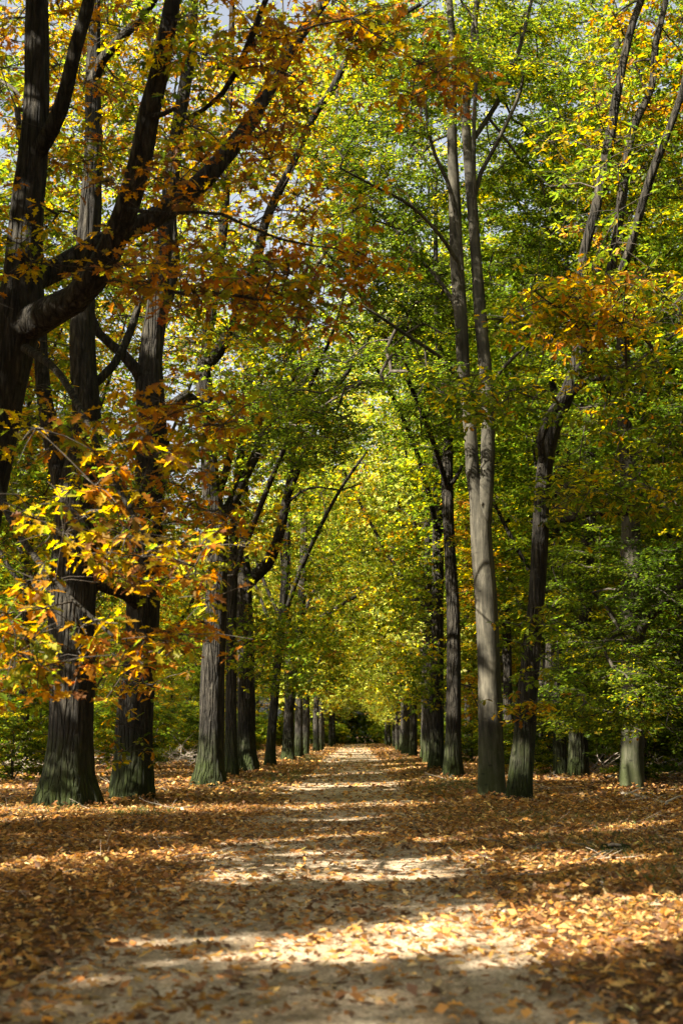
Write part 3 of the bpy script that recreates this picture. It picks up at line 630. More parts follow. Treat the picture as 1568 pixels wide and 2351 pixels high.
TT, II = blobs([(980, -150, 320, 200, 45, 5, 110, 0), (960, 170, 180, 170, 46, 4, 90, 0), (1140, 120, 140, 140, 47, 4, 50, 0), (1000, 900, 140, 160, 44, 4, 100, 0), (980, 650, 150, 180, 45, 5, 64, 0), (1090, 1300, 60, 200, 46, 3, 44, 1), (1085, 1600, 40, 80, 50, 3, 20, 1)])
build_tree('oak_tree', b_, r_, limbs, TT, 'beech', [BEE, OAKG], .13, 60, .9, M_OAK, 'quad', label='tall straight trunk with soft sun flecks, just left of the forked beech', twigs=True, tid=II, sides=20, rough=.03)
# beech, left stem as trunk
r_, b_ = rooted([(1130, 1830, 31), (1128, 1780, 30), (1126, 1688, 28), (1122, 1538, 26), (1116, 1388, 26), (1106, 1260, 25), (1103, 1200, 24), (1094, 1140, 17), (1085, 1085, 16), (1079, 985, 15), (1066, 885, 15), (1058, 735, 16), (1048, 600, 16), (1043, 450, 14), (1037, 300, 12), (1040, 125, 10), (1031, 0, 8), (1025, -200, 5)], 32)
limbs = [row([(1108, 1240, 17, 0), (1113, 1160, 18, -.05), (1118, 1085, 17, -.1), (1120, 985, 16, -.1), (1117, 885, 15, -.1), (1103, 735, 15, -.1), (1093, 600, 13, -.1), (1082, 450, 13, -.1), (1074, 350, 12, -.1), (1068, 250, 10, 0), (1080, 130, 8, .1), (1095, 0, 7, .2), (1110, -160, 4, .3)], 32),
         row([(1088, 455, 6, -.3), (1104, 395, 5.5, -.4), (1134, 340, 5, -.6), (1164, 280, 4.5, -.8), (1194, 210, 4, -1), (1206, 150, 3, -1.2)], 32),
         row([(1096, 560, 6, .2), (1089, 430, 5, -.4), (1087, 325, 5, -.6), (1090, 225, 4.5, -.7), (1098, 120, 4, -.8), (1090, 45, 3, -.9), (1060, 5, 2.5, -1)], 32),
         row([(1060, 620, 6, -.3), (1049, 500, 6, -.5), (1026, 415, 5, -.8), (1000, 360, 4.5, -1), (981, 290, 4, -1.2), (976, 225, 3, -1.4)], 32),
         row([(1070, 905, 8, -.3), (1048, 865, 6.5, -.5), (1019, 828, 5, -.9), (974, 795, 4.5, -1.4), (934, 770, 4, -2), (884, 735, 3.5, -2.6), (830, 700, 2.5, -3)], 32),
         row([(1062, 650, 6, -.3), (1050, 602, 5, -.5), (1024, 560, 4.5, -.9), (974, 500, 4, -1.4), (924, 460, 4, -2), (864, 430, 3, -2.6), (780, 385, 2.5, -3.2)], 32),
         row([(1058, 730, 6, .3), (1020, 660, 5, .8), (960, 590, 4.5, 1.4), (900, 520, 4, 2), (840, 470, 3.5, 2.4), (760, 420, 2.5, 3)], 32),
         row([(1140, 870, 5, 0), (1160, 840, 4.5, -.5), (1200, 800, 4, -1), (1250, 750, 3, -1.6)], 32),
         row([(1078, 330, 7, .2), (1120, 270, 6, .5), (1165, 190, 6, .8), (1195, 100, 5, 1), (1220, 0, 4, 1.2)], 32)]
limbs[7] = row([(1122, 900, 5, 0), (1150, 850, 4.5, -.5), (1200, 800, 4, -1), (1250, 750, 3, -1.6)], 32)
TT, II = blobs([(980, -300, 380, 280, 32, 5, 190, 0), (880, 480, 180, 200, 34, 3.5, 120, 0), (930, 720, 160, 130, 33.5, 3, 90, 0), (860, 860, 190, 80, 30, 3, 56, 0), (720, 960, 170, 110, 27, 3, 70, 0), (1220, 400, 160, 240, 35, 2.5, 120, 0), (1000, 180, 200, 150, 32, 4, 70, 1), (1200, 100, 190, 120, 33, 4, 70, 1), (1230, 680, 120, 120, 34, 2, 40, 0), (820, 300, 150, 150, 31, 3, 50, 1), (560, 1080, 60, 60, 30, 2, 0, 0)])
build_tree('beech_tree', b_, r_, limbs, TT, 'beech', [BEE, GRN], .095, 70, .75, M_BEECH, 'quad', label='smooth grey beech splitting into two tall parallel stems right of the path', twigs=True, tid=II, sides=32, rough=.02, flare=.35)
# leaning oak
r_, b_ = rooted([(1189, 1845, 33), (1193, 1800, 29), (1199, 1740, 26), (1207, 1650, 24), (1214, 1560, 22), (1222, 1470, 20), (1230, 1388, 19), (1240, 1235, 20), (1243, 1135, 18), (1255, 1035, 19), (1272, 960, 22), (1300, 905, 18), (1322, 850, 17), (1330, 760, 14), (1332, 680, 13), (1340, 580, 12), (1368, 475, 12), (1393, 350, 12), (1414, 225, 11), (1434, 125, 10), (1454, 45, 9), (1478, -30, 8), (1500, -200, 4)], 29)
limbs = [row([(1318, 870, 14, 0), (1345, 800, 13, .1), (1368, 740, 12, .2), (1386, 690, 12, .3), (1409, 575, 11, .4), (1428, 450, 11, .5), (1440, 350, 10, .6), (1460, 275, 10, .7), (1494, 205, 8, .8), (1504, 100, 8, .9), (1526, 10, 7, 1), (1545, -140, 4, 1)], 29),
         row([(1390, 690, 9, .3), (1420, 640, 10, 0), (1445, 570, 10, -.3), (1477, 455, 10, -.6), (1504, 375, 10, -.8), (1534, 300, 9, -1), (1560, 225, 8, -1.2), (1590, 100, 6, -1.2)], 29),
         row([(1243, 1200, 9, 0), (1265, 1195, 8, -.3), (1314, 1190, 7, -.6), (1354, 1180, 6, -.9), (1424, 1180, 6, -1.2), (1484, 1175, 5, -1.5), (1550, 1190, 3, -1.7)], 29),
         row([(1246, 1060, 9, -.3), (1240, 1015, 9, -.5), (1249, 970, 9, -.6), (1284, 930, 9, -.8), (1330, 887, 8, -.9), (1352, 868, 8, -1), (1392, 868, 7, -1.2), (1430, 858, 6, -1.4), (1500, 800, 4, -1.8), (1560, 760, 3, -2)], 29)]
TT, II = blobs([(1440, -280, 330, 240, 29, 4, 110, 1), (1270, 720, 140, 80, 25, 3, 30, 0), (1440, 690, 150, 100, 25, 3, 36, 0), (1150, 900, 110, 60, 26, 2, 11, 1), (1420, 840, 110, 60, 25, 2, 12, 1), (1420, 430, 170, 190, 31, 2.5, 50, 1), (1440, 400, 150, 170, 26, 2, 5, 1), (1490, 160, 140, 180, 31.5, 2.5, 36, 0), (1330, 220, 120, 200, 31, 3, 30, 1),
                (1060, 930, 70, 50, 27, 1, 8, 2), (1350, 1140, 110, 60, 26, 2, 20, 1), (1500, 1080, 110, 120, 27, 3, 34, 1), (1235, 1450, 60, 120, 28, 1, 6, 1), (1210, 1620, 30, 50, 28.5, .4, 4, 0), (1380, 960, 90, 70, 27, 2, 8, 1)])
build_tree('oak_tree', b_, r_, limbs, TT, 'oak', [OAKG, OAKY, GRN], .16, 30, .6, M_OAK, 'oak6', label='crooked leaning oak touching the forked beech, its trunk bent right at mid height', twigs=True, tid=II, sides=26, rough=.07, flare=.35)
# R5, R6 in the wood to the right
r_, b_ = rooted([(1325, 1790, 25), (1326, 1740, 22), (1328, 1638, 20), (1336, 1488, 18), (1342, 1380, 17), (1350, 1235, 16), (1352, 1050, 15), (1360, 900, 13), (1368, 650, 11), (1375, 400, 8), (1380, 150, 5)], 45)
limbs = [row([(1360, 900, 8, 0), (1330, 780, 8, .5), (1300, 600, 6, 1), (1290, 400, 4, 1)], 45)]
TT, II = blobs([(1350, -150, 280, 180, 46, 5, 90, 1), (1300, 110, 200, 150, 47, 4, 80, 1), (1200, 600, 140, 200, 47, 4, 70, 0), (1320, 1350, 120, 200, 43, 4, 90, 0), (1340, 1560, 130, 80, 40, 3, 40, 0), (1380, 900, 200, 250, 45, 5, 120, 0), (1360, 450, 190, 300, 46, 5, 130, 1)])
build_tree('beech_tree', b_, r_, limbs, TT, 'beech', [BEE, GRN], .13, 60, .95, M_OAK, 'quad', label='brown trunk standing back in the shade between the leaning oak and the pale mottled beech', twigs=True, tid=II, sides=18)
r_, b_ = rooted([(1450, 1812, 30), (1450, 1770, 27), (1451, 1688, 25), (1451, 1538, 26), (1449, 1388, 27), (1448, 1235, 22), (1442, 1085, 19), (1434, 985, 17), (1431, 835, 16), (1425, 600, 12), (1420, 350, 8), (1415, 50, 5)], 37)
limbs = [row([(1455, 1480, 12, 0), (1475, 1435, 12, -.3), (1509, 1395, 12, -.8), (1540, 1365, 11, -1.2), (1575, 1335, 10, -1.6), (1640, 1280, 7, -2), (1700, 1150, 4, -2)], 37),
         row([(1452, 1300, 8, 0), (1462, 1200, 7, .4), (1470, 1080, 6, .8), (1480, 900, 5, 1), (1500, 700, 3, 1)], 37),
         row([(1440, 1500, 6, -.2), (1420, 1440, 5, -.7), (1390, 1390, 4, -1.2), (1360, 1360, 3, -1.6)], 37)]
TT, II = blobs([(1520, -250, 260, 260, 38, 4, 100, 0), (1520, 120, 130, 160, 39, 4, 60, 0), (1500, 1350, 160, 150, 36, 4, 90, 1), (1380, 1500, 160, 60, 33, 3, 44, 0), (1480, 1570, 130, 70, 33, 3, 30, 0), (1350, 1640, 130, 40, 32, 2, 20, 0), (1470, 1640, 60, 50, 33, 1, 12, 2), (1480, 950, 180, 250, 37, 5, 110, 1), (1460, 450, 180, 260, 37, 5, 90, 0), (1560, 1560, 90, 170, 36, 3, 40, 1)])
build_tree('beech_tree', b_, r_, limbs, TT, 'beech', [GRN, DRK, OAKY], .11, 60, .8, M_BEECH, 'quad', label='pale mottled beech with sun patches at its foot, farthest right of the big trunks', twigs=True, tid=II, sides=24, flare=.6)
# small dark trunk behind the leaning oak
r_, b_ = rooted([(1252, 1762, 19), (1256, 1700, 16), (1262, 1560, 14), (1268, 1388, 13), (1272, 1200, 12), (1270, 1000, 10), (1262, 750, 8), (1255, 500, 5)], 60)
TT, II = blobs([(1240, 1250, 130, 250, 58, 5, 110, 0), (1220, 850, 150, 250, 58, 5, 120, 1)])
build_tree('beech_tree', b_, r_, [], TT, 'beech', [OAKY, GRN], .17, 50, 1.1, M_OAK, 'quad', label='dark trunk showing in the gap just behind and right of the leaning oak', tid=II, sides=14)

# ------------------------------------------------------------------ template trees
def template(name, kind, H, r0, clear, rx, mixes, leafL, per, s, nT, bark, nlimb=4, lean=(0, 0), flare=.8, ori=0, shape='quad', at=None):
    """a free tree round the origin; first copy is the object itself"""
    b = np.zeros(3); tr = []
    wob = rng.normal(0, .25, (7, 2)); wob[0] = 0
    for k in range(7):
        t = k / 6; tr.append((lean[0] * t * H * .1 + wob[k][0] * t, lean[1] * t * H * .1 + wob[k][1] * t, -.25 + t * H * .95, r0 * (1 - t) ** .8 + .02))
    lim = []
    for k in range(nlimb):
        a = k * 6.28 / nlimb + rng.uniform(-.5, .5) + ori; h = clear + (H * .45 - clear) * rng.random(); h = max(h, 2.5)
        t = h / (H * .95); c0 = np.array([lean[0] * t * H * .1, lean[1] * t * H * .1, h]); out = np.array([math.cos(a), math.sin(a), 0])
        ll = rx * rng.uniform(.8, 1.15); rr = r0 * .42
        up = rng.uniform(.9, 1.6)
        lim.append([(*(c0), rr), (*(c0 + out * ll * .25 + [0, 0, ll * .3 * up]), rr * .9), (*(c0 + out * ll * .55 + [0, 0, ll * .75 * up]), rr * .65), (*(c0 + out * ll * .8 + [0, 0, ll * 1.2 * up]), rr * .4), (*(c0 + out * ll * 1.0 + [0, 0, ll * 1.6 * up]), .02)])
    T = []; nT = int(nT * 1.5); zc = (H + clear) / 2 + .5; rz = (H - clear) / 2 + .8
    while len(T) < nT:
        v = rng.normal(size=3); v /= np.linalg.norm(v); v *= rng.random() ** (1 / 4.0)
        p = np.array([v[0] * rx * rng.uniform(.8, 1.1), v[1] * rx, zc + v[2] * rz])
        if vnoise(p[0] + p[2], p[1] + .6 * p[2], 1.6, 31) < .36: continue
        if p[2] > clear * .6: T.append(p)
    T = np.array(T); tid = rng.choice(len(mixes), len(T))
    if at is not None:
        b = np.array([at[0], at[1], float(gz(at[0], at[1]))]); T = T + b; q4 = np.array([*b, 0])
        tr = [tuple(np.array(q) + q4) for q in tr]; lim = [[tuple(np.array(q) + q4) for q in l] for l in lim]
    return build_tree(name, b, tr, lim, T, kind, mixes, leafL, per, s, bark, shape, cull=at is not None, tid=tid, sides=12, flare=flare)

used = set()
def put(tmpl, x, y, rz, sc, label, group, sx=1):
    if id(tmpl) in used: o = copy_tree(tmpl, (x, y, float(gz(x, y))), rz, sc, sx=sx)
    else:
        used.add(id(tmpl)); o = tmpl; o.location = (x, y, float(gz(x, y))); o.rotation_euler = (0, 0, rz); o.scale = (sc * sx, sc, sc)
    tag(o, label, 'tree', group); return o

FARY = {'pale': 4, 'lime': 3, 'green': 2.4, 'yellow': 2, 'gold': 1, 'orange': .7}  # far leaves made paler: the glow of the sunlit centre put into their colour
FARG = {'pale': 2, 'lime': 3, 'green': 4, 'yellow': 1}
AV = [('oak_tree', 'oak', 27, .29, 4.5, 7.0, [FARY, OAKG, FARG], .24, 30, 1.1, 420, M_OAK, 5),
        ('oak_tree', 'oak', 25, .26, 3.5, 6.6, [FARY, FARG], .24, 30, 1.1, 400, M_OAK, 4),
        ('oak_tree', 'oak', 28, .30, 4.0, 7.2, [FARY, OAKY], .24, 30, 1.1, 420, M_OAK, 5)]
t_av = [template(*q) for q in AV]
nth = ['seventh', 'eighth', 'ninth', 'tenth', 'eleventh', 'twelfth', 'thirteenth', 'fourteenth', 'fifteenth', 'sixteenth', 'seventeenth', 'eighteenth']
lookL = ['lit on its left edge', 'broad and dark', 'dark and narrow', 'dull brown', 'grey with a flared foot', 'dark', 'thin and dark', 'barely showing', 'barely showing', 'tiny and dark', 'tiny and dark', 'tiny and dark']
for k, y in enumerate([82, 91, 101, 111, 122, 133, 146, 160, 175, 191, 208, 224]):
    ax = -4.0 + .006 * (y - 80) + random.uniform(-.3, .3); y += random.uniform(-1.5, 1.5)
    o = template(*[v * (.78 if i == 2 else .68 if i == 5 else .7 if i == 10 else 1) if i in (2, 5) else v for i, v in enumerate(AV[k % 3])], at=(ax, y)) if k < 6 else put(t_av[k % 3], ax, y, random.uniform(0, 6.28), random.uniform(.75, .95), 'x', None)
    tag(o, f'{nth[k]} trunk in the left row from the camera, {lookL[k]}', 'tree', 'oaks along the left side of the path')
ordR = ['fifth', 'sixth', 'seventh', 'eighth', 'ninth', 'tenth', 'eleventh', 'twelfth', 'thirteenth', 'fourteenth', 'fifteenth', 'sixteenth', 'seventeenth']
for k, y in enumerate([67, 76, 86, 97, 108, 119, 131, 143, 156, 170, 186, 203, 220]):
    ax = 3.6 + .06 * k + random.uniform(-.35, .35); ay = y + random.uniform(-2, 2)
    o = template(*[v * .8 if (i == 2 and k > 2) else v for i, v in enumerate(AV[(k + 1) % 3])], at=(ax, ay)) if k < 6 else put(t_av[(k + 1) % 3], ax, ay, random.uniform(0, 6.28), random.uniform(.8, .95) - .2, 'x', None)
    tag(o, f'{ordR[k]} trunk in the right row counting away from the leaning oak', 'tree', 'oaks along the right side of the path')

WD = [('wood_tree', 'beech', 25, .22, 5, 5.2, [GRN, BEE], .20, 50, 1.1, 330, M_OAK, 4),
        ('wood_tree', 'beech', 27, .26, 5, 5.6, [BEE, GRN, OAKY], .20, 50, 1.1, 350, M_BEECH, 5),
        ('wood_tree', 'oak', 24, .24, 4, 5.2, [OAKY, OAKG], .22, 30, 1.1, 330, M_OAK, 4)]
t_wd = [template(*q) for q in WD]
t_dk = template('dark_tree', 'beech', 17, .2, 1.0, 4.0, [BEE, GRN, BEE], .26, 50, 1.1, 380, M_OAK, 3)
for k, (x, y) in enumerate([(-2.5, 238), (3.5, 236), (-9, 237), (9, 238)]):
    put(t_dk, x, y, random.uniform(0, 6.28), random.uniform(.9, 1.15), 'one of the dark green trees that close the far end of the avenue', 'dark trees at the end of the avenue')
# wood on the left: open, sunlit
for k, (x, y, t) in enumerate([(-9.5, 47, 2), (-13, 56, 0), (-10, 66, 2), (-15, 72, 1), (-24, 88, 0), (-27, 104, 0), (-24, 130, 1), (-29, 120, 2), (-22, 148, 2), (-33, 145, 0), (-14, 46, 0), (-19, 52, 1), (-21, 62, 2), (-22, 78, 1), (-13, 160, 2), (-18, 166, 0), (-27, 163, 1), (-38, 160, 2), (-36, 128, 0), (-34, 108, 1)]):
    tag(template(*WD[t], at=(x, y)), 'one of the slim trees in the sunlit wood behind the left row', 'tree', 'trees in the wood left of the avenue')
pr = []
for y in list(np.arange(50, 165, 8.5)) + [172, 186, 200, 214, 228]:
    for x in np.arange(8.5, .235 * y + 9, 6.5 if y < 168 else 8.5): pr.append((x + random.uniform(-2, 2), y + random.uniform(-3, 3)))
pr += [(10.5, 35), (13, 42), (12, 27), (15, 33)]
for k, (x, y) in enumerate(pr):
    put(t_wd[[0, 1, 1, 0, 2][k % 5]], x, y, random.uniform(0, 6.28), random.uniform(.85, 1.1), 'one of the shaded trees in the dark green wood behind the right row', 'trees in the wood right of the avenue')

for k in range(46):  # unseen trees round the camera, added to block sky light and deepen the shade
    a = k * 6.28 / 23 + (k >= 23) * .13 + random.uniform(-.08, .08); rr = 26 + 12 * (k >= 23) + random.uniform(-3, 3); x = math.sin(a) * rr; y = 8 + math.cos(a) * rr
    if y > 0 and abs(x) < .3 * y + 7.5: continue
    if x < -5 and -34 < y < 34: continue
    if abs(x) < 4: x += 8
    put(t_wd[k % 3], x, y, random.uniform(0, 6.28), random.uniform(.9, 1.1), 'one of the unseen trees of the wood all round the spot the camera stands on', 'unseen trees of the wood beside and behind the camera')

for y in (176, 190, 204, 218, 230):
    for x in np.arange(8.5, .235 * y + 5, 9.0):
        put(t_wd[int(x + y) % 3], -x + random.uniform(-2, 2), y + random.uniform(-4, 4), random.uniform(0, 6.28), random.uniform(.85, 1.05), 'x', 'trees in the wood left of the avenue')
# oaks of the same avenue and wood beside and behind the camera: they shade the near path
for k, (x, y, H) in enumerate([(-7.4, 8.5, 19), (-5.0, 2.5, 20), (-5.1, -7, 19), (-11, 6, 18), (-12, -4, 19), (-10.5, 17, 18), (-16, 12, 19), (-18, 0, 18), (-12, 26, 18), (-18, 24, 19), (-15, 38, 18), (-24, 8, 18), (-22, 34, 18)]):
    b = np.array([x, y, float(gz(x, y))]); H += 5
    tr = [(x + random.uniform(-.3, .3) * t, y + random.uniform(-.3, .3) * t, b[2] - .25 + t * H, .38 * (1 - t) + .03) for t in np.linspace(0, 1, 7)]
    T = []
    while len(T) < 560:
        v = rng.normal(size=3); v /= np.linalg.norm(v); v *= rng.random() ** (1 / 3.0); p = np.array([x + v[0] * 4.8, y + v[1] * 4.8, H * .62 + v[2] * H * .38])
        if p[2] > 4: T.append(p)
    T = np.array(T)
    # none of these branches hang into view
    rel = T - [0, 0, CAMZ]; ok = ~((rel[:, 1] > 0) & (np.abs(rel[:, 0]) < .30 * rel[:, 1] + 1.2) & (rel[:, 2] < .62 * rel[:, 1] + 1))
    T = T[ok]
    if len(T) < 5: continue
    build_tree('oak_tree', b, tr, [], T, 'oak', [OAKY], .30, 24, 1.0, M_OAK, 'quad', label='one of the avenue oaks standing beside and behind the camera', group='oaks beside the camera', sides=12)

# ------------------------------------------------------------------ bushes
def bush(name, h, rx, mixes, leafL, nT, per=50, s=.5, kind='beech'):
    T = []
    while len(T) < nT:
        v = rng.normal(size=3); v /= np.linalg.norm(v); v *= rng.random() ** (1 / 3.0)
        p = np.array([v[0] * rx, v[1] * rx, h * .52 + v[2] * h * .5])
        if p[2] > .15 and vnoise(p[0] * 1.3 + p[2], p[1] + p[2], .7, 41) > .3: T.append(p)
    tr = [(0, 0, -.1, .04), (.05, .02, h * .3, .035), (-.05, .08, h * .6, .02), (0.05, 0, h * .9, .01)]
    lim = [[(0, 0, .05, .03), (math.cos(a) * rx * .25, math.sin(a) * rx * .25, h * .35, .02), (math.cos(a) * rx * .55, math.sin(a) * rx * .55, h * .7, .008)] for a in (0.4, 2.3, 4.2)]
    return build_tree(name, (0, 0, 0), tr, lim, np.array(T), kind, mixes, leafL, per, s, M_TWIG, 'quad', cull=False, tid=rng.choice(len(mixes), nT), sides=8, flare=.1, cat='bush')
t_b = [bush('beech_bush', 3.2, 2.0, [GRN, BEE], .12, 150), bush('beech_bush', 2.2, 1.8, [GRN, BEE, OAKY], .12, 120), bush('beech_bush', 4.5, 2.0, [BEE, DRK], .14, 170)]
t_bf = bush('beech_bush', 3.4, 3.0, [GRN, OAKY, BEE], .22, 170, 50, .9)
bl = [(-11.5, 50, 0), (-9.0, 58, 1), (-13.5, 60, 2), (-10.5, 44, 1), (-7.6, 68, 1), (-11, 76, 0), (-15, 70, 2)]
for k, (x, y, t) in enumerate(bl):
    o = put(t_b[t], x, y, random.uniform(0, 6.28), random.uniform(.85, 1.15), 'one of the light green bushes in the wood behind the left row of oaks', 'bushes left of the avenue'); o['category'] = 'bush'
for k, (x, y, t) in enumerate([(7.0, 50, 0), (8.5, 43, 2), (10, 49, 2), (12, 45, 2), (6.4, 60, 1), (9.5, 56, 2), (12.5, 54, 0), (8, 66, 2), (13.5, 62, 2), (5.9, 74, 1), (11, 39, 1), (10.8, 68, 0)]):
    o = put(t_b[t], x, y, random.uniform(0, 6.28), random.uniform(.85, 1.15), 'one of the dark green bushes in the wood behind the right row of trees', 'bushes right of the avenue'); o['category'] = 'bush'
for (x, y, sc) in [(-14, 92, 1.1), (-17, 100, 1.2), (-11, 104, 1), (-21, 110, 1.2), (-25, 122, 1.2), (-16, 124, 1.1), (-30, 135, 1.3), (-20, 140, 1.3), (-12.5, 86, 1)]:
    o = put(t_bf, x, y, random.uniform(0, 6.28), sc, 'x', 'distant bushes'); o['category'] = 'bush'
for k in range(44):
    sd_ = -1 if k % 2 else 1; y = 82 + (k // 2) * 7.1; x = sd_ * (8.0 + random.uniform(0, .09 * y)) if y < 212 else sd_ * (4.6 - (y - 212) * .12 + random.uniform(0, 5))
    o = put(t_bf, x, y, random.uniform(0, 6.28), random.uniform(.8, 1.2), 'one of the distant bushes closing the view between the far trunks', 'distant bushes'); o['category'] = 'bush'

# far wood closing the avenue
n = 230000
x = rng.uniform(-92, 92, n); y = 236 + rng.random(n) * 26; z = rng.random(n) ** 1.35 * 34
k = vnoise(x + z * .4, z * 1.2 + x * .2, 4.0, 51) + vnoise(x, z, 1.3, 52) * .5 + 2.0 * (z < 5) > .5
x, y, z = x[k], y[k], z[k]; n = len(x)
az = rng.uniform(0, 6.28, n); d = np.stack([np.cos(az), np.sin(az), rng.normal(-.2, .3, n)], -1); u = np.array([0, 0, 1.]) + rng.normal(0, .6, (n, 3))
sid = (vnoise(x, z, 3.0, 53) * 400).astype(int)
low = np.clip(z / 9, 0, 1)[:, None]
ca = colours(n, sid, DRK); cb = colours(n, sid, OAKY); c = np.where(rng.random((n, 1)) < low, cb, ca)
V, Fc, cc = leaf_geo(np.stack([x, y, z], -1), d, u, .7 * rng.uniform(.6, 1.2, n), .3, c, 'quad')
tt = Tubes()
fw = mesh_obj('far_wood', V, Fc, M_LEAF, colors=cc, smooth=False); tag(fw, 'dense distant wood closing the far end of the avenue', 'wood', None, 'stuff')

# ------------------------------------------------------------------ dead branches, brushwood, sticks
def stick(tb, p, az, L, r, up=.1, side=2):
    pts = [np.array(p, float)]; d = np.array([math.cos(az), math.sin(az), up])
    for k in range(5):
        d = d + rng.normal(0, .16, 3) * [1, 1, .6]; d /= np.linalg.norm(d); q = pts[-1] + d * L / 5
        q[2] = max(q[2], float(gz(q[0], q[1])) + r); pts.append(q)
    tb.add(pts, np.linspace(r, r * .35, 6), 6, .05)
    for k in range(side):
        i = random.randint(1, 4); L2 = L * random.uniform(.2, .45); d2 = d + rng.normal(0, .7, 3); d2 /= np.linalg.norm(d2)
        q2 = [pts[i], pts[i] + d2 * L2 * .5, pts[i] + d2 * L2 + [0, 0, rng.normal() * .05]]
        for q in q2: q[2] = max(q[2], float(gz(q[0], q[1])) + .01)
        tb.add(q2, [r * .5, r * .35, r * .15], 5)
def brush(px, py, wdt, n, h, label):
    c = PG(px, py); b = (c[0], c[1], float(gz(c[0], c[1]))); tb = Tubes()
    for k in range(n):
        p = [c[0] + rng.normal() * wdt * .5, c[1] + rng.normal() * 1.0, b[2] + rng.random() * h * .5]
        stick(tb, p, rng.uniform(0, 6.28), rng.uniform(1.0, 2.6), rng.uniform(.008, .028), rng.uniform(-.1, .7), 2)
    tag(tb.build('brushwood_pile', M_DEAD, None, origin=b), label, 'brushwood')
brush(395, 1762, 1.8, 46, 1.0, 'tangle of bare dead branches on the ground between the second and third left trunks')
brush(250, 1768, 1.4, 34, 1.1, 'tangle of bare dead branches seen between the two nearest left trunks')
brush(60, 1785, 1.6, 30, .8, 'tangle of dead branches at the left edge of the photo beyond the first trunk')
brush(1395, 1782, 1.2, 22, .5, 'dead branches heaped on the ground between brown trunk and mottled beech')
brush(1530, 1790, 1.2, 22, .5, 'dead branches on the ground at the right edge beyond the mottled beech')
def fallen(pts, r, label, mat=M_DEAD):
    w_ = [PG(*q) for q in pts]; rows = [(p[0], p[1], float(gz(p[0], p[1])) + r * .8, r * (1 - .5 * i / len(w_))) for i, p in enumerate(w_)]
    q = resample(rows, .15); tb = Tubes(); tb.add(q[:, :3], q[:, 3], 8, .08)
    for k in range(2):
        i = random.randint(2, len(q) - 3); a = rng.uniform(0, 6.28); p = q[i, :3]
        tb.add([p, p + [math.cos(a) * .25, math.sin(a) * .25, .12], p + [math.cos(a) * .5, math.sin(a) * .5, .16]], [r * .5, r * .4, r * .15], 5)
    tag(tb.build('fallen_branch', mat, None, origin=rows[0][:3]), label, 'branch')
fallen([(1425, 1830), (1470, 1842), (1530, 1862)], .05, 'pale fallen branch lying right of the foot of the mottled beech')
fallen([(1390, 1795), (1420, 1790), (1475, 1800)], .06, 'grey fallen limb lying just left of the mottled beech foot')
fallen([(1165, 1945), (1210, 1965), (1290, 1960), (1330, 1968)], .018, 'thin crooked stick on the leaves in front of the leaning oak', M_TWIG)
fallen([(1440, 1872), (1500, 1855), (1545, 1835)], .02, 'thin grey stick on the leaves in front of the mottled beech')
fallen([(240, 1905), (300, 1912), (350, 1900)], .015, 'thin dark stick on the leaves in front of the two nearest left trunks', M_TWIG)
fallen([(1310, 1995), (1370, 1978), (1420, 1960)], .02, 'weathered stick beside the mossy wood chunk on the right verge', M_TWIG)
fallen([(70, 1925), (95, 1900), (110, 1880)], .012, 'pale twig on the leaves left of the first trunk')
# twig litter
tb = Tubes()
x, y = scatter(700, 9, 55, lambda y: .23 * y + 1, 1.6)
for a, b in zip(x, y):
    if abs(a + .3) < 1.6 and random.random() < .8: continue
    stick(tb, [a, b, float(gz(a, b)) + .03], rng.uniform(0, 6.28), rng.uniform(.2, .8), rng.uniform(.003, .009), rng.uniform(-.05, .15), 2)
tag(tb.build('twig_litter', M_DEAD), 'small twigs strewn over the fallen leaves', 'twigs', None, 'stuff')
# wood chunk on the right verge
c = PG(1412, 1965); bz = float(gz(c[0], c[1])); rt = empty('wood_chunk', (c[0], c[1], bz - .02)); rt.scale = (.75, .75, .75); tag(rt, 'short mossy log piece with a pale broken end on the right verge', 'log')
tb = Tubes(); tb.add(resample([(c[0] + .22, c[1] + .05, bz + .05, .05), (c[0] + .05, c[1], bz + .08, .085), (c[0] - .12, c[1] - .02, bz + .075, .08), (c[0] - .20, c[1] - .04, bz + .07, .07)], .04)[:, :3], np.full(len(resample([(c[0] + .22, c[1] + .05, bz + .05, .05), (c[0] + .05, c[1], bz + .08, .085), (c[0] - .12, c[1] - .02, bz + .075, .08), (c[0] - .20, c[1] - .04, bz + .07, .07)], .04)), .075), 14, .16); tb.build('log_body', M_OAK, rt, origin=(c[0], c[1], bz))
tb = Tubes(); tb.add([(c[0] - .13, c[1] - .09, bz + .13), (c[0] - .05, c[1] - .10, bz + .145), (c[0] + .07, c[1] - .10, bz + .13)], [.02, .032, .018], 8, .2); tb.build('broken_end', M_DEAD, rt, origin=(c[0], c[1], bz))

